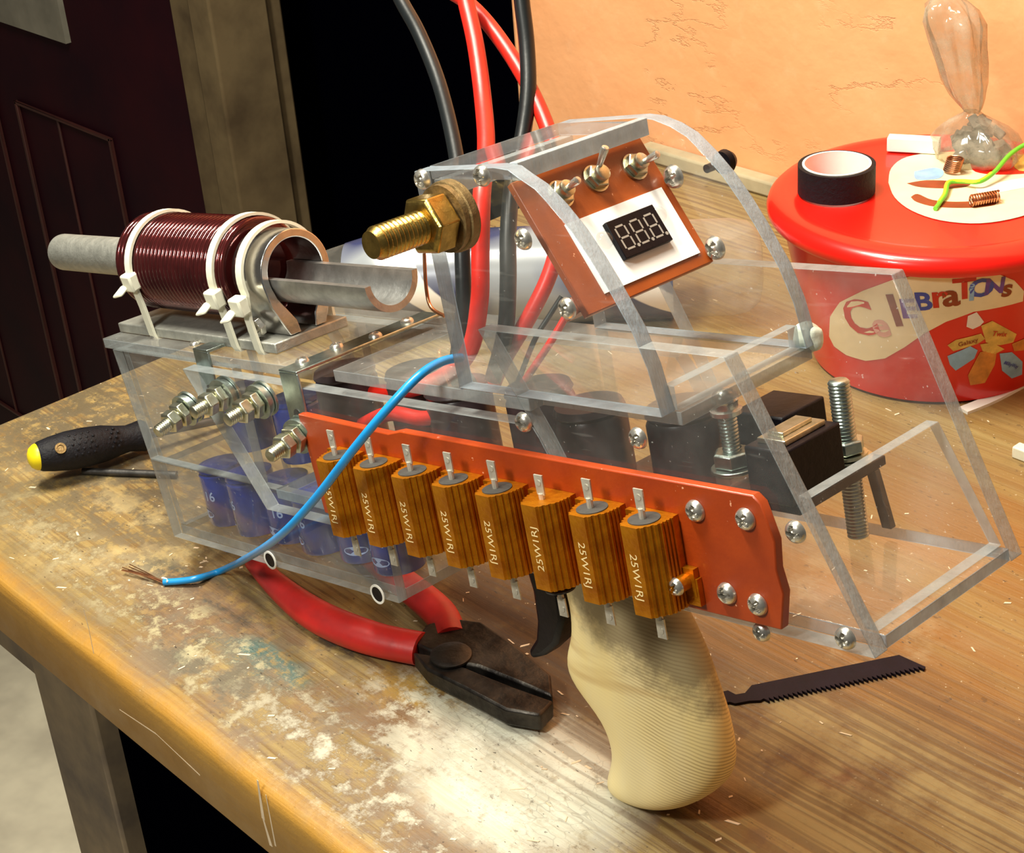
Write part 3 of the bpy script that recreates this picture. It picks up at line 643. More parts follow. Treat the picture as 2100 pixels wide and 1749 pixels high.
# --- control panel inside the canopy: origin at near top corner, s runs down the slope, y across
PT, PB = Vector((-135.5, 0, 148)), Vector((-108.5, 0, 102)); sd = (PB - PT).normalized(); SL = (PB - PT).length; pn = Vector((0, 1, 0)).cross(sd) * -1
if pn.x < 0: pn = -pn
def pan(s_, y, h=0): return PT + sd * s_ + Vector((0, y, 0)) + pn * h
def panhit(px, py, h=0):
    d_ = GRT @ ray(px, py); o_ = pan(0, 0, h); t_ = (o_ - CAMG).dot(pn) / d_.dot(pn); q_ = CAMG + d_ * t_ - o_; return q_.dot(sd), q_.y
MB().prism([pan(0, 7.1, -3), pan(0, 72.9, -3), pan(SL, 72.9, -3), pan(SL, 7.1, -3)], pn * 3).build('control_board', 'phenolic_brown', gun, bevel=.4)
MB().prism([pan(SL - 9, 7.1, -12), pan(SL - 9, 24, -12), pan(SL - 3, 24, -12), pan(SL - 3, 7.1, -12)], pn * 8.8).build('board_block', 'phenolic_brown', gun, bevel=.4)
cn = [panhit(*p, .3) for p in ((1152, 458), (1360, 388), (1430, 515), (1246, 606))]
s0 = (cn[0][0] + cn[1][0]) / 2; s1 = (cn[2][0] + cn[3][0]) / 2; y0_ = (cn[0][1] + cn[3][1]) / 2; y1_ = (cn[1][1] + cn[2][1]) / 2
lab = MB().prism([pan(s0, y0_, .1), pan(s0, y1_, .1), pan(s1, y1_, .1), pan(s1, y0_, .1)], pn * .6).build('display_card', 'paper_white', gun, label='white card mask around the digital display')
dn = [panhit(*p, 1) for p in ((1240, 460), (1335, 422), (1370, 495), (1275, 540))]
ds0 = (dn[0][0] + dn[1][0]) / 2; ds1 = (dn[2][0] + dn[3][0]) / 2; dy0 = (dn[0][1] + dn[3][1]) / 2; dy1 = (dn[1][1] + dn[2][1]) / 2
dsp = MB().prism([pan(ds0, dy0, .75), pan(ds0, dy1, .75), pan(ds1, dy1, .75), pan(ds1, dy0, .75)], pn * 2.2).build('digital_display', 'black_plastic', gun, bevel=.3, label='unlit three-digit display reading 8.8.8.')
pm('segment_grey', (.34, .31, .27), .5, 0, .1)
sg = MB(); dh = ds1 - ds0; dw = dy1 - dy0
for k in range(3):
    ya = dy0 + dw * (.10 + .30 * k); yb = ya + dw * .19; sa, sm, sb = ds0 + dh * .2, ds0 + dh * .5, ds0 + dh * .8; w_ = .36; sl = -dw * .03
    for a_, b_, c_, e_ in ((sa, ya, sa, yb), (sm, ya, sm, yb), (sb, ya, sb, yb), (sa, ya, sm, ya), (sm, ya, sb, ya), (sa, yb, sm, yb), (sm, yb, sb, yb)):
        if a_ == c_: q4 = [(a_ - w_, b_ + .5), (a_ - w_, e_ - .5), (a_ + w_, e_ - .5), (a_ + w_, b_ + .5)]
        else: q4 = [(a_ + .45, b_ - w_), (c_ - .45, b_ - w_), (c_ - .45, b_ + w_), (a_ + .45, b_ + w_)]
        sg.prism([pan(s_, y_, 2.96) for s_, y_ in q4], pn * .06)
    sg.lathe([(.7, 2.96), (.7, 3.02)], pan(sb, yb + dw * .06, 0), pn, 10)
sg.build('segments', 'segment_grey', dsp)
for (px, py), ld in (((1150, 398), (1186, 368)), ((1222, 366), (1242, 300)), ((1302, 342), (1350, 315))):
    s_, y_ = panhit(px, py, .5); b0 = pan(s_, y_, 0)
    ts, ty_ = panhit(ld[0], ld[1], 13); ld = (pan(ts, ty_, 13) - b0); LL = ld.length / 16; ld.normalize()
    m = MB().lathe([(5.3, 0), (5.3, .8)], b0, pn, 28); m.lathe([(4.6, .9), (4.6, 3.0), (4.2, 3.3)], b0, pn, 6); m.lathe([(3.0, 3.3), (3.0, 5.6), (2.2, 6)], b0, pn, 20)
    sw = m.build('toggle_switch', 'zinc', gun)
    MB().lathe([(.9, 4 * LL), (1.2, 9 * LL), (1.55, 14.5 * LL), (1.3, 15.6 * LL), (.3, 16 * LL)], b0, ld, 14).build('lever', 'steel', sw)
for px, py in ((1350, 440), (1240, 492)):
    s_, y_ = panhit(px, py, 1); MB().lathe([(3.4 * math.cos(t_ * PI / 12), 3.0 * math.sin(t_ * PI / 12) + .75) for t_ in range(6)] + [(.1, 3.75)], pan(s_, y_, 0), pn, 24).build('reflection_bump', 'reflection_dome', gun)  # clear domes modelled in place of screw-head reflections
# white glue blob at the far rear corner of the deck
def blob(c, r, name, mat, par, k=1.0, label=None):
    m = MB(); rr = random.Random(5); R_ = []
    for i in range(9):
        f = PI * i / 8; R_.append([Vector(c) + Vector((math.sin(f) * math.cos(a_ * PI / 6), math.sin(f) * math.sin(a_ * PI / 6), math.cos(f) * k)) * r * (1 + rr.uniform(-.18, .18)) for a_ in range(12)])
    return m.rings(R_, 0).build(name, mat, par, ang=60, sub=1, label=label)
blob((-76, 80, 73), 5.8, 'glue_blob', 'glue', gun)

# --- inside: capacitors, posts, relay block
cp = None
for k, (px, py) in enumerate(((430, 1010), (510, 1060), (590, 1085), (680, 1115), (770, 1140), (850, 1150))):
    x = -413 + k * 31 if k < 6 else 0
    x = (-413, -386, -359, -332, -305, -278)[k]; p = (x, 30 if k % 2 == 0 else 28, -32)
    if cp is None:
        cp = MB().lathe([(11.4, 0), (11.9, 1), (11.9, 26), (11.1, 27), (11.9, 28), (11.6, 30), (8.5, 30.4)], (0, 0, 0), (0, 0, 1), 30).build('blue_capacitor', 'cap_blue', gun)
        cp.location = Vector(p) * S; tv, tf = text_mesh('16', 7, .1); m = MB()
        def wrap(vs, r, a0, z0, flip=1): return [(r * math.sin(a0 + u / r), -r * math.cos(a0 + u / r), z0 + v) for u, v in vs]
        m.add(wrap(tv, 12.0, .15, 16), tf); el = [(6.2 * math.cos(a_ * PI / 12), 2.2 * math.sin(a_ * PI / 12)) for a_ in range(24)]
        m.add(wrap([(0, 0)] + el, 12.0, -.35, 6.5), [(0, i + 1, (i + 1) % 24 + 1) for i in range(24)]); cpm = m.build('capacitor_marking', 'cap_print', cp)
    else:
        c = inst(cp, gun, p, Matrix.Rotation((.5, -.4, .2, -.2, .9, .4)[k], 3, 'Z')); inst(cpm, c)
for x in (-394, -350): inst(cp, gun, (x, 40, 6))
for k, x in enumerate((-300, -262, -224, -186, -148, -110)):
    MB().lathe([(13, 0), (14, 1), (14, 44), (13, 46), (14, 47.5), (13, 50)], (x, 42 + (4 if k % 2 else -6), 6), (0, 0, 1), 28).build('dark_capacitor', 'cap_dark', gun)
px0 = -78.5; m = MB(); thread(m, (px0, 35, 44), (px0, 35, 64), 3.4, 1.3); post = m.build('terminal_post', 'zinc_blue', gun, ang=50)
MB().cyl((px0, 35, 5.2), (px0, 35, 39), 7.2, 28).build('spacer', HZ[0], post)
m = MB().lathe([(8.4, 39.2), (8.4, 40.6)], (px0, 35, 0), (0, 0, 1), 28); hexnut(m, (px0, 35, 40.8), (0, 0, 1), 7.2, 5.6); m.build('nut', 'zinc_blue', post, bevel=.3)
MB().lathe([(5.6, 60), (5.6, 61.5), (4.4, 62), (4.4, 64)] + [(5.0 * math.cos(t_ * PI / 12), 65 + 4.5 * math.sin(t_ * PI / 12)) for t_ in range(6)] + [(.1, 69.6)], (px0, 35, 0), (0, 0, 1), 28).build('dome_nut', 'steel', post)
# second stud, with washers, through the black connector bar
sx_, sy_ = -53.5, 66
m = MB(); thread(m, (sx_, sy_, 5.2), (sx_, sy_, 64), 3.9, 1.3); st = m.build('terminal_post', 'zinc_blue', gun, ang=50)
MB().lathe([(8.6, 34), (8.6, 35.4)], (sx_, sy_, 0), (0, 0, 1), 28).lathe([(7, 36), (7, 37)], (sx_, sy_, 0), (0, 0, 1), 28).build('washer', 'zinc', st)
m = MB(); hexnut(m, (sx_, sy_, 37.3), (0, 0, 1), 6.4, 5); m.build('nut', 'zinc_blue', st, bevel=.3)
rb_ = MB().box(-65, -47, 26, 56, 33, 53).build('relay', 'black_plastic', gun, bevel=.8, label='black block relay behind the rear edge')
MB().box(-62, -50, 30, 52, 53, 55).box(-60, -53, 33, 49, 55, 56.5).build('relay_top', 'zinc', rb_, bevel=.3)
MB().box(-90, -67, 50, 74, 40, 54).build('relay', 'black_plastic', gun, bevel=.8)
MB().box(-66, -46, 28, 77, 29.5, 33).build('busbar', 'black_plastic', gun, bevel=.4, label='black bar across the rear under the relay')
MB().prism([(-50, 70, 29.5), (-46, 70, 29.5), (-42, 70, 8), (-46, 70, 8)], (0, 3, 0)).build('strap', 'steel_dark', gun, bevel=.3)
MB().box(-150, -96, 18, 66, 5.3, 24).build('circuit_block', 'cap_dark', gun, bevel=1)

# --- carved pine grip and trigger
LV = [(0, -186, -124), (-27, -186, -124), (-33, -185, -120), (-42, -186, -116), (-50, -188, -113), (-57, -192, -111.5), (-63, -194, -110), (-68, -193, -109), (-73, -189, -108), (-79, -182, -107.5), (-86, -177, -107), (-94, -175.5, -107.5), (-101, -176.5, -110), (-107, -180, -115), (-112, -182.5, -122), (-115.5, -182.5, -130), (-118.5, -179, -139), (-120.5, -173, -147), (-121.5, -165, -155)]
m = MB(); R_ = []
for z, xl, xr in LV[1:]:
    ao = (xr - xl) / 2; b = min(15 + max(0, (-z - 60)) * .07, .60 * ao); a = math.sqrt(max(ao * ao - 1.13 * b * b, 9)); xm = (xl + xr) / 2
    R_.append([(xm + a * math.copysign(abs(math.cos(t_)) ** .86, math.cos(t_)), 42.5 + b * math.copysign(abs(math.sin(t_)) ** .8, math.sin(t_)), z) for t_ in [2 * PI * j / 40 for j in range(40)]])
R_ = [[(p[0], p[1], 0.0) for p in R_[0]]] + R_
m.rings(R_, 0).build('grip', 'grip_pine', gun, ang=70, sub=1, label='carved pale pine pistol grip')
tp = [(-207, 0), (-202, -33), (-203, -47), (-206, -56), (-212.5, -63), (-211.5, -67), (-203, -63.5), (-193.5, -56), (-187, -44), (-186, -33), (-190, 0)]
MB().prism([(x, 36, z) for x, z in tp], (0, 12, 0)).build('trigger', 'black_plastic', gun, bevel=2.5)

# ================================================================== CABLES
def cable(name, pts, r, mat, label, cat='cable', k=6, n=12, group=None):
    P = smooth_path([g2w(p) for p in pts], k); o0 = P[0]
    o = MB().tube(P, r, n).build(name, mat, None, ang=60, origin=P[0]); tag(o, label, cat, group); return o
def gpath(L): return [gp(px, py, 1, y) for px, py, y in L]
cable('red_cable', gpath([(945, -60, 112), (955, 0, 108), (975, 90, 98), (990, 200, 84), (997, 300, 66), (988, 400, 48), (985, 520, 40), (983, 620, 36), (962, 720, 34), (905, 775, 34), (830, 800, 36), (760, 805, 40), (716, 800, 46)]), 3.6, 'cable_red', 'thick red cable hanging from above and entering the gun in front of the brass bolt')
cable('red_cable', gpath([(900, -30, 125), (958, 5, 122), (1010, 60, 118), (1070, 150, 112), (1118, 250, 104), (1150, 360, 92), (1152, 460, 80), (1128, 560, 68), (1085, 650, 58), (1035, 735, 50), (1010, 790, 46)]), 3.3, 'cable_red', 'red cable running down behind the canopy and the control board')
cable('black_cable', gpath([(790, -70, 118), (822, 0, 112), (860, 70, 104), (900, 170, 92), (930, 290, 74), (945, 400, 58), (948, 520, 48), (950, 640, 42), (935, 750, 38), (930, 800, 38)]), 3.2, 'cable_black', 'black cable left of the red one, bending down from the top into the gun')
cable('black_cable', gpath([(1066, -60, 125), (1070, 0, 122), (1080, 90, 116), (1083, 190, 106), (1070, 290, 94), (1050, 380, 80), (1042, 480, 66), (1042, 580, 56), (1036, 680, 48), (1010, 780, 42)]), 3.4, 'cable_black', 'black cable hanging in front of the left edge of the orange wall')
cable('thin_black_wire', gpath([(1152, 608, 62), (1125, 650, 56), (1095, 700, 50), (1060, 790, 46)]), 1.1, 'cable_black', 'thin black wire under the lower corner of the control board', 'wire')
cable('thin_red_wire', gpath([(1160, 650, 60), (1130, 700, 54), (1090, 760, 48), (1055, 810, 46)]), 1.5, 'cable_red', 'thin red wire dropping from the control board into the body', 'wire')
cable('enamel_wire', gpath([(870, 520, 60), (874, 590, 58), (884, 630, 56), (912, 648, 54)]), .8, 'copper_bare', 'bent brown enamelled wire between the rail and the canopy', 'wire')
cable('red_loop', gpath([(980, 800, 40), (930, 840, 30), (870, 858, 24), (800, 848, 22), (745, 870, 30)]), 3.2, 'cable_red', 'red cable loop lying inside the gun above the red board')
# blue wire with bare copper end
bl = [g2w(gp(945, 733, 1, 16)), g2w(gp(905, 742, 1, 4)), g2w(gp(860, 770, 1, -10)), g2w(gp(800, 832, 1, -22)), g2w(gp(730, 915, 1, -30)), g2w(gp(640, 1030, 1, -34)), g2w(gp(560, 1110, 1, -30))]
e1 = on(470, 1163, 9); e2 = on(400, 1187, 4); e3 = on(336, 1194, 1.9)
P = smooth_path(bl + [e1, e2, e3], 8)
bw = MB().tube(P, 1.75, 12).build('blue_wire', 'cable_blue', None, ang=60, origin=P[-1]); tag(bw, 'bright blue wire looping over the resistors down to the bench', 'wire')
m = MB(); rr = random.Random(2)
for k in range(9):
    a = P[-1] - P[-1] + Vector((rr.uniform(-.5, .5), rr.uniform(-.5, .5), rr.uniform(-.5, .5))); e = on(262 + rr.uniform(-16, 18), 1163 + rr.uniform(-9, 9), 1 + rr.uniform(0, 3)) - P[-1]
    m.tube([a, a.lerp(e, .5) + Vector((0, 0, rr.uniform(0, 1.0))), e], .27, 5)
m.build('copper_strands', 'copper_bare', bw)
MB().tube([Vector((.5, .2, .3)) + Vector((2.4 * math.cos(t_), 1.2 * math.sin(t_), 1.2)) for t_ in [PI * i / 8 for i in range(9)]], .5, 6).build('insulation_sliver', 'white_plastic', bw)

# ================================================================== TOOLS ON THE BENCH
# pliers: one closed pair lying under the gun's nose
zt = 9.0
def line2(px, py, z=zt): return on(px, py, z)
hb, hm, hj = line2(525, 1160), line2(700, 1285), line2(905, 1345); nose = on(1125, 1468, 7)
ax_ = (nose - hj); ax_.z = 0; ax_.normalize(); sd_ = Vector((-ax_.y, ax_.x, 0))
pl = empty('pliers', (hj.x, hj.y, 0)); tag(pl, 'combination pliers with dark steel jaws and worn red handles under the gun nose', 'pliers')
pl.matrix_world = Matrix.Translation((hj.x * S, hj.y * S, 0))
def L_(p): return Vector((p.x - hj.x, p.y - hj.y, p.z))
hp_ = smooth_path([L_(on(519, 1152, 7)), L_(on(585, 1215, 7.5)), L_(on(660, 1268, 8)), L_(on(760, 1308, 8)), L_(on(862, 1330, 8))], 6)
n_ = len(hp_); MB().tube(hp_, [4.5 + 4.6 * math.sin(min(1, i / (n_ - 1) * 1.25) * PI * .62) for i in range(n_)], 16, flat=.82).build('handle', 'plier_red', pl, ang=60)
hp2 = smooth_path([L_(on(690, 1085, 7)), L_(on(770, 1150, 7.5)), L_(on(850, 1212, 8)), L_(on(905, 1262, 8)), L_(on(925, 1310, 8))], 6)
n_ = len(hp2); MB().tube(hp2, [4.5 + 3.8 * math.sin(min(1, i / (n_ - 1) * 1.25) * PI * .62) for i in range(n_)], 16, flat=.82).build('handle', 'plier_red', pl, ang=60)
def head_poly(pts, z0, z1, name, mat, bev=1.2):
    q_ = [L_(on(px, py, z0)) for px, py in pts]; return MB().prism(q_, (0, 0, z1 - z0)).build(name, mat, pl, bevel=bev)
head_poly([(850, 1350), (880, 1312), (930, 1300), (990, 1308), (1050, 1350), (1100, 1390), (1132, 1418), (1136, 1462), (1060, 1430), (985, 1400), (930, 1390)], 3, 12.5, 'upper_jaw', 'plier_steel')
head_poly([(850, 1368), (905, 1378), (985, 1412), (1060, 1442), (1138, 1470), (1110, 1500), (1040, 1488), (960, 1445), (880, 1405)], 3, 12, 'lower_jaw', 'plier_steel')
p0 = L_(on(925, 1345, 12.6)); MB().lathe([(9.5, 0), (9.5, 1.0), (7.5, 1.8), (2, 1.9)], p0, (0, 0, 1), 30).build('pivot', 'plier_steel', pl)
# screwdriver
s_a = on(76, 937, 20); dv = Vector((.20, .97, -.125)).normalized()
sdv = empty('screwdriver', (s_a.x, s_a.y, 0)); tag(sdv, 'black handled screwdriver with bright yellow end cap at the left of the bench', 'screwdriver')
sdv.matrix_world = Matrix.Translation((s_a.x * S, s_a.y * S, 0)); o0 = Vector((0, 0, 20))
hd = MB().lathe([(7.4, 0), (8.4, 1.5), (9.8, 8), (11.0, 17), (11.2, 27), (10.4, 38), (8.6, 46), (7.6, 52), (8.6, 58), (9.2, 61), (8, 63)], o0, dv, 32).build('handle', 'black_rubber', sdv)
MB().lathe([(.1, -5.2), (3, -4.9), (5.6, -3.6), (7.3, -1.2), (7.6, .1)], o0, dv, 28).build('end_cap', 'yellow_plastic', sdv)
sdd = dv.cross(Vector((0, 0, 1))); q = o0 + dv * 12 + (Vector((0, 0, 1)) * .62 + sdd * .78).normalized() * 9.8
MB().lathe([(3.1, -.6), (3.1, 1.1), (1.9, 1.1), (1.6, .6)], q, (Vector((0, 0, 1)) * .62 + sdd * .78), 22).build('hang_hole', 'brass_old', sdv)
m = MB()
for i in range(8):
    for j in range(5):
        a = .15 + .28 * j; dd = (Vector((0, 0, 1)) * math.sin(a) + sdd * math.cos(a)); rad = 11.0 if i < 4 else 9.9
        m.lathe([(.9, 0), (.7, .5), (.2, .7)], o0 + dv * (19 + i * 3.6 + (j % 2) * 1.8) + dd * rad, dd, 8)
m.build('grip_dots', 'black_rubber', sdv)
MB().lathe([(2.6, 62), (2.6, 112), (1.6, 140)], o0, dv, 14).build('shaft', 'steel_dark', sdv)
a, b = on(170, 966, 2.2), on(330, 972, 2.2); rod = MB().cyl(a, b + (b - a) * .2, 2.1, 12).build('shadow_rod', 'steel_dark', None, origin=a); tag(rod, 'thin dark rod standing in for the shadow of the screwdriver handle', 'rod')  # dark rod put where the screwdriver handle's shadow falls
# jigsaw blade
a, b = on(1482, 1440, .8), on(1888, 1356, .8); dv = (b - a); L = dv.length; dv.normalize(); nv = Vector((-dv.y, dv.x, 0))
w = (on(1660, 1395, .8) - a).dot(nv)
up_, dn_ = 6.6, -6.6
poly = [a + dv * L * f + nv * g_ for f, g_ in ((0, 6.2), (.05, 6.4), (.075, 2.6), (.12, 2.4), (.17, up_), (.92, up_), (1.0, dn_ + 1.5))]
nT = 34
for i in range(nT):
    f = .985 - (.80) * i / nT; poly += [a + dv * L * f + nv * dn_, a + dv * L * (f - .80 / nT * .8) + nv * (dn_ + 2.8)]
poly += [a + dv * L * .17 + nv * (dn_ + 2), a + dv * L * .12 + nv * -3.4, a + dv * L * .05 + nv * -3.2, a + dv * L * .03 + nv * -1.5, a + nv * -1.4]
if (poly[0] - a).dot(nv) < 0: pass
bl_ = MB().prism([p - Vector((0, 0, .6)) for p in poly], (0, 0, 1.3)).build('saw_blade', 'blade_black', None, origin=a); tag(bl_, 'black jigsaw blade with fine teeth behind the wooden grip', 'saw blade')
# white strip and white scrap at the right
a, b, c_ = on(1975, 842, 1), on(2040, 815, 1), on(2130, 765, 1); d_ = Vector((.0, .0, 0))
pth = smooth_path([a, b, c_, on(2200, 720, 1)], 4); m = MB(); R_ = []
for i in range(len(pth)):
    t_ = (pth[min(i + 1, len(pth) - 1)] - pth[max(i - 1, 0)]).normalized(); nn = Vector((-t_.y, t_.x, 0)) * 3.6; p = pth[i]
    R_.append([p - nn + Vector((0, 0, -1)), p + nn + Vector((0, 0, -1)), p + nn + Vector((0, 0, .8)), p - nn + Vector((0, 0, .8))])
tag(m.rings(R_, 0).build('plastic_strip', 'white_plastic', None, origin=a), 'white plastic strip lying on the bench in front of the red tub', 'strip')
q = on(2098, 940, 0); tag(MB().box(q.x - 5, q.x + 9, q.y - 3.5, q.y + 3.5, .1, 7).build('white_connector', 'nylon', None, bevel=.8, origin=(q.x, q.y, 0)), 'small cream plastic block at the right edge of the bench', 'connector')

# ================================================================== CLEAR BOTTLE BEHIND THE GUN
ba, bb2 = on(575, 585, 31), on(1560, 545, 31); bd = bb2 - ba; bL = bd.length; bd.normalize()
bot = empty('plastic_bottle', (ba.x, ba.y, 0)); bot.matrix_world = Matrix.Translation((ba.x * S, ba.y * S, 0)); tag(bot, 'clear plastic bottle with a grey-blue and white wrap lying behind the gun', 'bottle')
o1 = Vector((0, 0, 31.2)); f1 = Vector((bd.x, bd.y, 0)).normalized(); R1 = 30.5
def bprof(h): return 11 + (R1 - 11) * min(1, max(0, (h - 4) / 62)) ** .8
MB().lathe([(10, -18), (11, -16), (11, 4)] + [(bprof(h), h) for h in range(10, 70, 8)] + [(R1, 72), (R1, bL - 18), (R1 - 2, bL - 8), (R1 - 8, bL - 1), (R1 - 18, bL + 1)], o1, f1, 48).build('bottle_body', 'bottle_clear', bot, ang=50)
MB().lathe([(bprof(h) + .4, h) for h in (44, 50, 58, 66, 72)] + [(R1 + .4, bL * .82)], o1, f1, 48, cap=False).build('bottle_wrap', 'bottle_label', bot)
MB().lathe([(12.5, -30), (13, -28), (13, -19), (12.5, -18)], o1, f1, 28).build('bottle_cap', 'print_blue', bot)

# ================================================================== RED SWEET TUB AND WHAT LIES ON IT
TC = on(1925, 387, 102); TX, TY = TC.x, TC.y; RB, RT, ZT = 70.0, 89.0, 90.0
tub = empty('sweet_tub', (TX, TY, 0)); tag(tub, 'round red plastic sweet tub with a cream lettered oval on its side', 'tub')
tub.matrix_world = Matrix.Translation((TX * S, TY * S, 0))
MB().lathe([(RB - 3, 0), (RB, 2), (RT, ZT), (RT - 2, ZT + 1)], (0, 0, 0), (0, 0, 1), 96).build('tub_body', 'tub_red', tub, ang=40)
lidp = [(88, 89.5), (95.5, 90), (96.8, 92), (97, 95), (96, 98), (93.5, 100.4), (89, 101.9), (84.5, 102.2), (81.5, 101.5), (79, 100.9), (40, 101), (.1, 101.3)]
lid = MB().lathe(lidp, (0, 0, 0), (0, 0, 1), 96).build('tub_lid', 'tub_red', tub, ang=40)
def conehit(px, py, off=.3):
    c = Vector((-TX, -TY, H)); d_ = ray(px, py); k = (RT - RB) / (ZT - 2)
    # |c+td|_xy = RB+off + k*(z-2)
    r0 = RB + off + k * (c.z - 2); r1 = k * d_.z
    A = d_.x ** 2 + d_.y ** 2 - r1 ** 2; B_ = 2 * (c.x * d_.x + c.y * d_.y - r0 * r1); Q = c.x ** 2 + c.y ** 2 - r0 ** 2
    D = max(B_ * B_ - 4 * A * Q, 0); t_ = (-B_ - math.sqrt(D)) / (2 * A); p = c + d_ * t_; return math.atan2(p.y, p.x), p.z
def conept(th, z, off): r = RB + off + (RT - RB) / (ZT - 2) * (z - 2); return Vector((r * math.cos(th), r * math.sin(th), z))
def decal(pts, cen, off, name, mat, n=7, K=9, sub=4):
    T = [conehit(*p) for p in pts]; c0 = conehit(*cen); T2 = []
    for i in range(len(T)):
        for j in range(sub): f = j / sub; a_, b_ = T[i], T[(i + 1) % len(T)]; T2.append((a_[0] + (b_[0] - a_[0]) * f, a_[1] + (b_[1] - a_[1]) * f))
    R_ = [[conept(c0[0] + (a_[0] - c0[0]) * k / K, c0[1] + (a_[1] - c0[1]) * k / K, off) for a_ in T2] for k in range(1, K + 1)]
    m = MB().rings(R_, 0, cap=False); m.add([conept(c0[0], c0[1], off)] + R_[0], [(0, i + 1, (i + 1) % len(T2) + 1) for i in range(len(T2))])
    return m.build(name, mat, tub)
OV = [(1700, 690), (1702, 650), (1722, 620), (1770, 596), (1830, 574), (1900, 560), (1970, 555), (2040, 559), (2080, 575), (2100, 597), (2098, 618), (2060, 624), (2000, 638), (1940, 660), (1895, 684), (1855, 712), (1815, 735), (1775, 740), (1735, 728), (1710, 710)]
decal(OV, (1870, 645), .25, 'label_oval', 'tub_cream')
spk = []
cc = (1870, 645)
LT = [('C', 1763, 655, 100, 'print_red', .3), ('e', 1805, 668, 72, 'print_pink', .25), ('l', 1836, 640, 92, 'print_brown', .25), ('E', 1862, 635, 56, 'print_purple', .15), ('B', 1893, 620, 52, 'print_blue', .12), ('r', 1925, 610, 66, 'print_red', .12), ('a', 1950, 607, 66, 'print_brown', .12), ('T', 1978, 594, 60, 'print_red', .1), ('i', 1993, 600, 52, 'print_light_blue', .05), ('O', 2013, 592, 52, 'print_blue', .05), ('N', 2040, 588, 46, 'print_purple', 0), ('s', 2066, 592, 50, 'print_brown', 0)]
for chx, px, py, sz, mt_, rt in LT:
    vs, fs = text_mesh(chx, sz * .31, .028 * sz * .31); th, z = conehit(px, py); r = 82; cr_, sr_ = math.cos(rt), math.sin(rt)
    m = MB().add([conept(th + (u * cr_ - v * sr_) / r, z + (u * sr_ + v * cr_), .45) for u, v in vs], fs); m.build('lettering', mt_, tub)
CND = [([(1985, 648), (2003, 640), (2018, 660), (2010, 668), (1995, 675), (1982, 670)], (2000, 660), 'print_white'),
       ([(2012, 668), (2035, 658), (2085, 685), (2078, 702), (2050, 708), (2022, 702)], (2045, 685), 'print_gold'),
       ([(1943, 708), (1960, 697), (2012, 684), (2020, 695), (2005, 705), (1955, 720)], (1982, 702), 'print_gold'),
       ([(1943, 730), (1990, 710), (2005, 718), (1998, 735), (1960, 760), (1948, 748)], (1974, 735), 'print_light_blue'),
       ([(2010, 722), (2045, 716), (2040, 748), (2020, 785), (1990, 790), (1985, 770)], (2015, 752), 'print_orange'),
       ([(2050, 725), (2075, 722), (2097, 742), (2096, 768), (2075, 776), (2055, 760)], (2073, 748), 'print_light_blue'),
       ([(2075, 705), (2110, 690), (2120, 715), (2080, 720)], (2095, 708), 'print_orange'),
       ([(2010, 706), (2035, 702), (2060, 716), (2040, 726), (2015, 720)], (2032, 714), 'print_gold')]
for pts, cen, mt_ in CND: decal(pts, cen, .3, 'printed_sweet', mt_, K=5, sub=3)
for s_, px, py, sz, mt_, rt in (('Twix', 2050, 685, 4.6, 'print_red', -.25), ('Galaxy', 1985, 702, 4.0, 'print_brown', .25), ('MilkyWay', 2074, 748, 3.2, 'print_blue', -.5)):
    vs, fs = text_mesh(s_, sz, .05); th, z = conehit(px, py); cr_, sr_ = math.cos(rt), math.sin(rt)
    MB().add([conept(th + (u * cr_ - v * sr_) / 80, z + (u * sr_ + v * cr_), .6) for u, v in vs], fs).build('lettering', mt_, tub)
# printed oval on the lid
def lidz(x, y): return 101.35
def flat(pts, cen, z, name, mat, sub=4):
    q_ = [on(px, py, z) for px, py in pts]; q_ = smooth_path(q_ + [q_[0]], sub)[:-1]
    q_ = [Vector((p.x - TX, p.y - TY, z)) for p in q_]
    q_ = [p if math.hypot(p.x, p.y) < 77 else Vector((p.x * 77 / math.hypot(p.x, p.y), p.y * 77 / math.hypot(p.x, p.y), z)) for p in q_]
    return MB().prism(q_, (0, 0, .12)).build(name, mat, lid, ang=20)
flat([(1822, 375), (1828, 345), (1860, 322), (1930, 312), (2010, 312), (2100, 318), (2160, 340), (2170, 385), (2150, 420), (2090, 445), (2010, 458), (1930, 452), (1870, 432), (1835, 405)], None, 101.4, 'lid_oval', 'tub_cream')
flat([(1990, 335), (2060, 318), (2150, 330), (2130, 352), (2050, 358), (2000, 352)], None, 101.6, 'lid_print', 'tub_red')
flat([(2075, 322), (2150, 310), (2170, 345), (2090, 350)], None, 101.8, 'lid_print', 'print_gold')
flat([(1875, 352), (1915, 344), (1935, 352), (1925, 366), (1880, 368)], None, 101.6, 'lid_print', 'print_light_blue')
flat([(1860, 376), (1900, 370), (1960, 372), (1990, 378), (1960, 386), (1890, 384)], None, 101.6, 'lid_print', 'print_brown')
flat([(1868, 404), (1882, 398), (1912, 410), (1960, 414), (2030, 412), (2040, 420), (1990, 426), (1920, 424), (1880, 414)], None, 101.6, 'lid_print', 'print_brown')
flat([(2000, 385), (2100, 365), (2160, 372), (2100, 385), (2020, 398)], None, 101.6, 'lid_print', 'print_white')
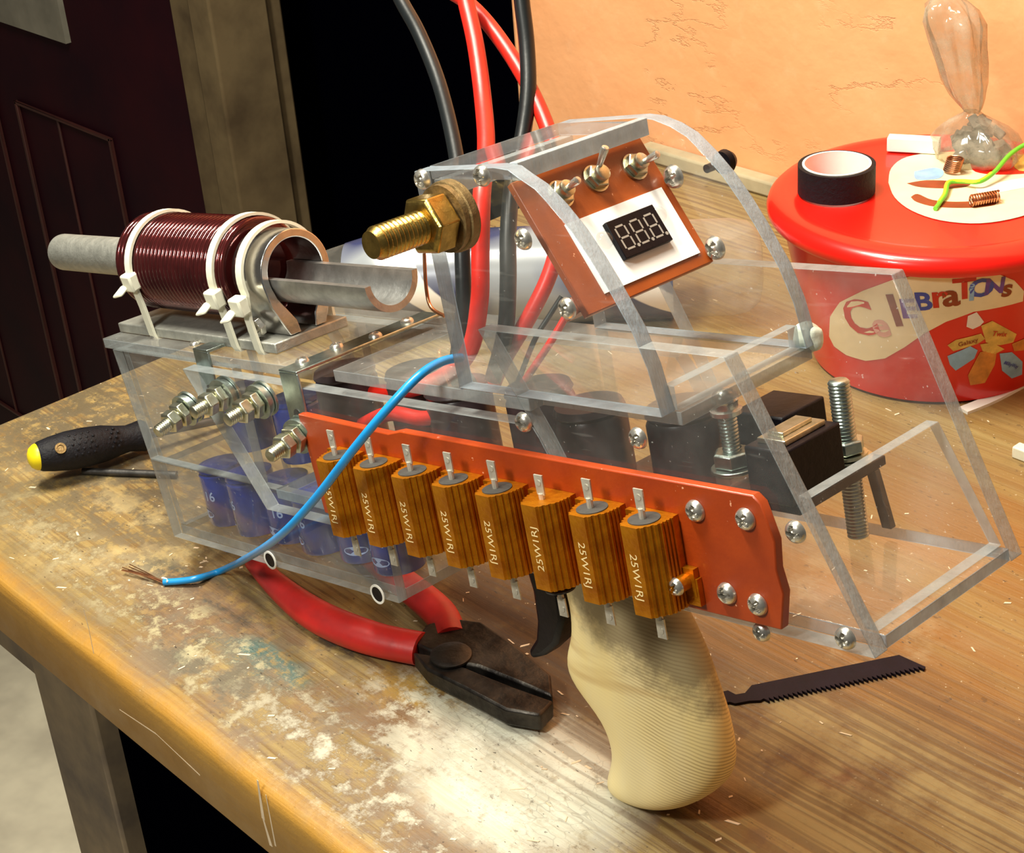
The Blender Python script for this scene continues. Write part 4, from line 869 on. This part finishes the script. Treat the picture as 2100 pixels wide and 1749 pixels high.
# tape roll
q = on(1715, 394, 101.4); R0 = (on(1795, 388, 101.4) - on(1636, 388, 101.4)).length / 2
tr_ = empty('tape_roll', (q.x, q.y, 101.4)); tag(tr_, 'nearly used roll of black insulating tape standing on the red tub lid', 'tape roll')
tr_.matrix_world = Matrix.Translation((q.x * S, q.y * S, .1022))
MB().lathe([(R0 - 2.4, 0), (R0, 0), (R0, 16.5), (R0 - 2.4, 16.5), (R0 - 2.4, 0)], (0, 0, 0), (0, 0, 1), 64, cap=False).build('tape', 'black_rubber', tr_, ang=40)
MB().lathe([(R0 - 3.8, 0), (R0 - 2.5, 0), (R0 - 2.5, 17), (R0 - 3.8, 17), (R0 - 3.8, 0)], (0, 0, 0), (0, 0, 1), 64, cap=False).build('core', 'white_card', tr_, ang=40)
# white block
a = on(1818, 312, 101.6); b = on(1925, 318, 101.6); d_ = (b - a); L = d_.length / 2; d_.normalize(); nn = Vector((-d_.y, d_.x, 0))
m = MB().obox(a + d_ * L + nn * 4 + Vector((0, 0, 4.6)), d_ * L, nn * 4, (0, 0, 4.4)); o = m.build('white_block', 'white_card', None, bevel=.6, origin=(a.x, a.y, 102)); tag(o, 'small white oblong block on the tub lid beside the tied bag', 'block')
# tied plastic bag of small bits
bq = on(1998, 322, 102); bag = empty('tied_bag', (bq.x, bq.y, 102)); tag(bag, 'twisted clear plastic bag of small parts standing on the tub lid', 'plastic bag')
bag.matrix_world = Matrix.Translation((bq.x * S, bq.y * S, .1024))
def bagp(px, py): p = on(px, py, bq.y, 1); return Vector((p.x - bq.x, 0, p.z - 102.4))
rr = random.Random(11); ph_ = [rr.uniform(0, 6) for _ in range(8)]
def crumple(sec, name, mat, flut=.14, n=48):
    R_ = []
    for k, (px, py, r) in enumerate(sec):
        c0 = bagp(px, py); ring = []
        for j in range(n):
            a_ = 2 * PI * j / n; f = 1 + flut * (math.sin(5 * a_ + ph_[0] + k * .35) * .5 + math.sin(9 * a_ + ph_[1] - k * .5) * .4 + math.sin(13 * a_ + k) * .3) + rr.uniform(-.02, .02)
            ring.append(c0 + Vector((math.cos(a_) * r * f, math.sin(a_) * r * f * .8, 0)))
        R_.append(ring)
    return MB().rings(R_, 0).build(name, mat, bag, ang=50)
crumple([(2000, 330, 20), (2002, 322, 25), (2003, 308, 27.5), (2003, 292, 27), (2002, 275, 24), (2000, 258, 18.5), (1998, 245, 12), (1996, 235, 7), (1994, 228, 5)], 'bag_bulge', 'bag_film', .10)
crumple([(1994, 229, 4.6), (1992, 220, 6.2), (1986, 200, 9.5), (1978, 170, 12.5), (1970, 130, 14), (1962, 90, 15.5), (1955, 50, 17.5), (1950, 20, 16), (1946, 2, 11), (1944, -8, 6)], 'bag_neck', 'bag_film', .22)
m = MB()
for i in range(46):
    a_ = rr.uniform(0, 6.28); q_ = rr.uniform(0, 18); z_ = 2 + rr.uniform(0, 24) * (1 - q_ / 34); c0 = bagp(2002, 326) + Vector((q_ * math.cos(a_), q_ * math.sin(a_) * .75, z_))
    u_ = Vector((rr.uniform(-1, 1), rr.uniform(-1, 1), rr.uniform(-1, 1))).normalized(); v_ = u_.orthogonal().normalized(); m.obox(c0, u_ * 4.0, v_ * 2.6, u_.cross(v_) * 1.8)
o = m.build('small_parts', 'dull_parts', bag, bevel=.3); o['kind'] = 'stuff'
# copper coil with green and yellow earth wire
ca, cb = on(1990, 412, 105), on(2048, 402, 105); d_ = (cb - ca); Lc = d_.length; d_.normalize(); u_ = Vector((0, 0, 1)); v_ = d_.cross(u_)
gw = MB().tube([ca + d_ * (Lc * i / 220) + (u_ * math.cos(i * 2 * PI / 20) + v_ * math.sin(i * 2 * PI / 20)) * 3.0 for i in range(221)], .62, 6).build('copper_coil', 'copper_bare', None, origin=ca, ang=60); tag(gw, 'small bare copper wire coil lying on the tub lid oval', 'wire coil')
gpth = smooth_path([on(1918, 428, 102.9), on(1938, 400, 103.6), on(1946, 375, 105), on(1975, 372, 105), on(2010, 372, 106), (on(2040, 352, 108)), on(2070, 318, 112), on(2105, 295, 116), on(2150, 280, 120)], 6)
g_ = MB().tube(gpth, 1.3, 10).build('earth_wire', 'cable_green', None, origin=gpth[0], ang=60); tag(g_, 'green and yellow earth wire bent across the tub lid', 'wire')
m = MB().tube([p - gpth[0] + Vector((-.35, -.45, .35)) for p in gpth[3:30]], 1.15, 8); m.build('yellow_stripe', 'cable_yellow', g_)
q = on(1952, 345, 104.5); m = MB()
for k in range(7): m.tube([q - q + Vector((5 * math.cos(t_) + k * .35, 3.4 * math.sin(t_), -.8 + k * 1.15 + .5 * math.sin(t_))) for t_ in [2 * PI * i / 20 for i in range(20)]], .55, 6, closed=True)
for mm in [m]: mm.v = [p + q for p in mm.v]
tag(m.build('copper_bundle', 'copper_bare', None, origin=q, ang=60), 'twisted bundle of bare copper wire in front of the tied bag', 'wire bundle')
bpy.context.view_layer.update()
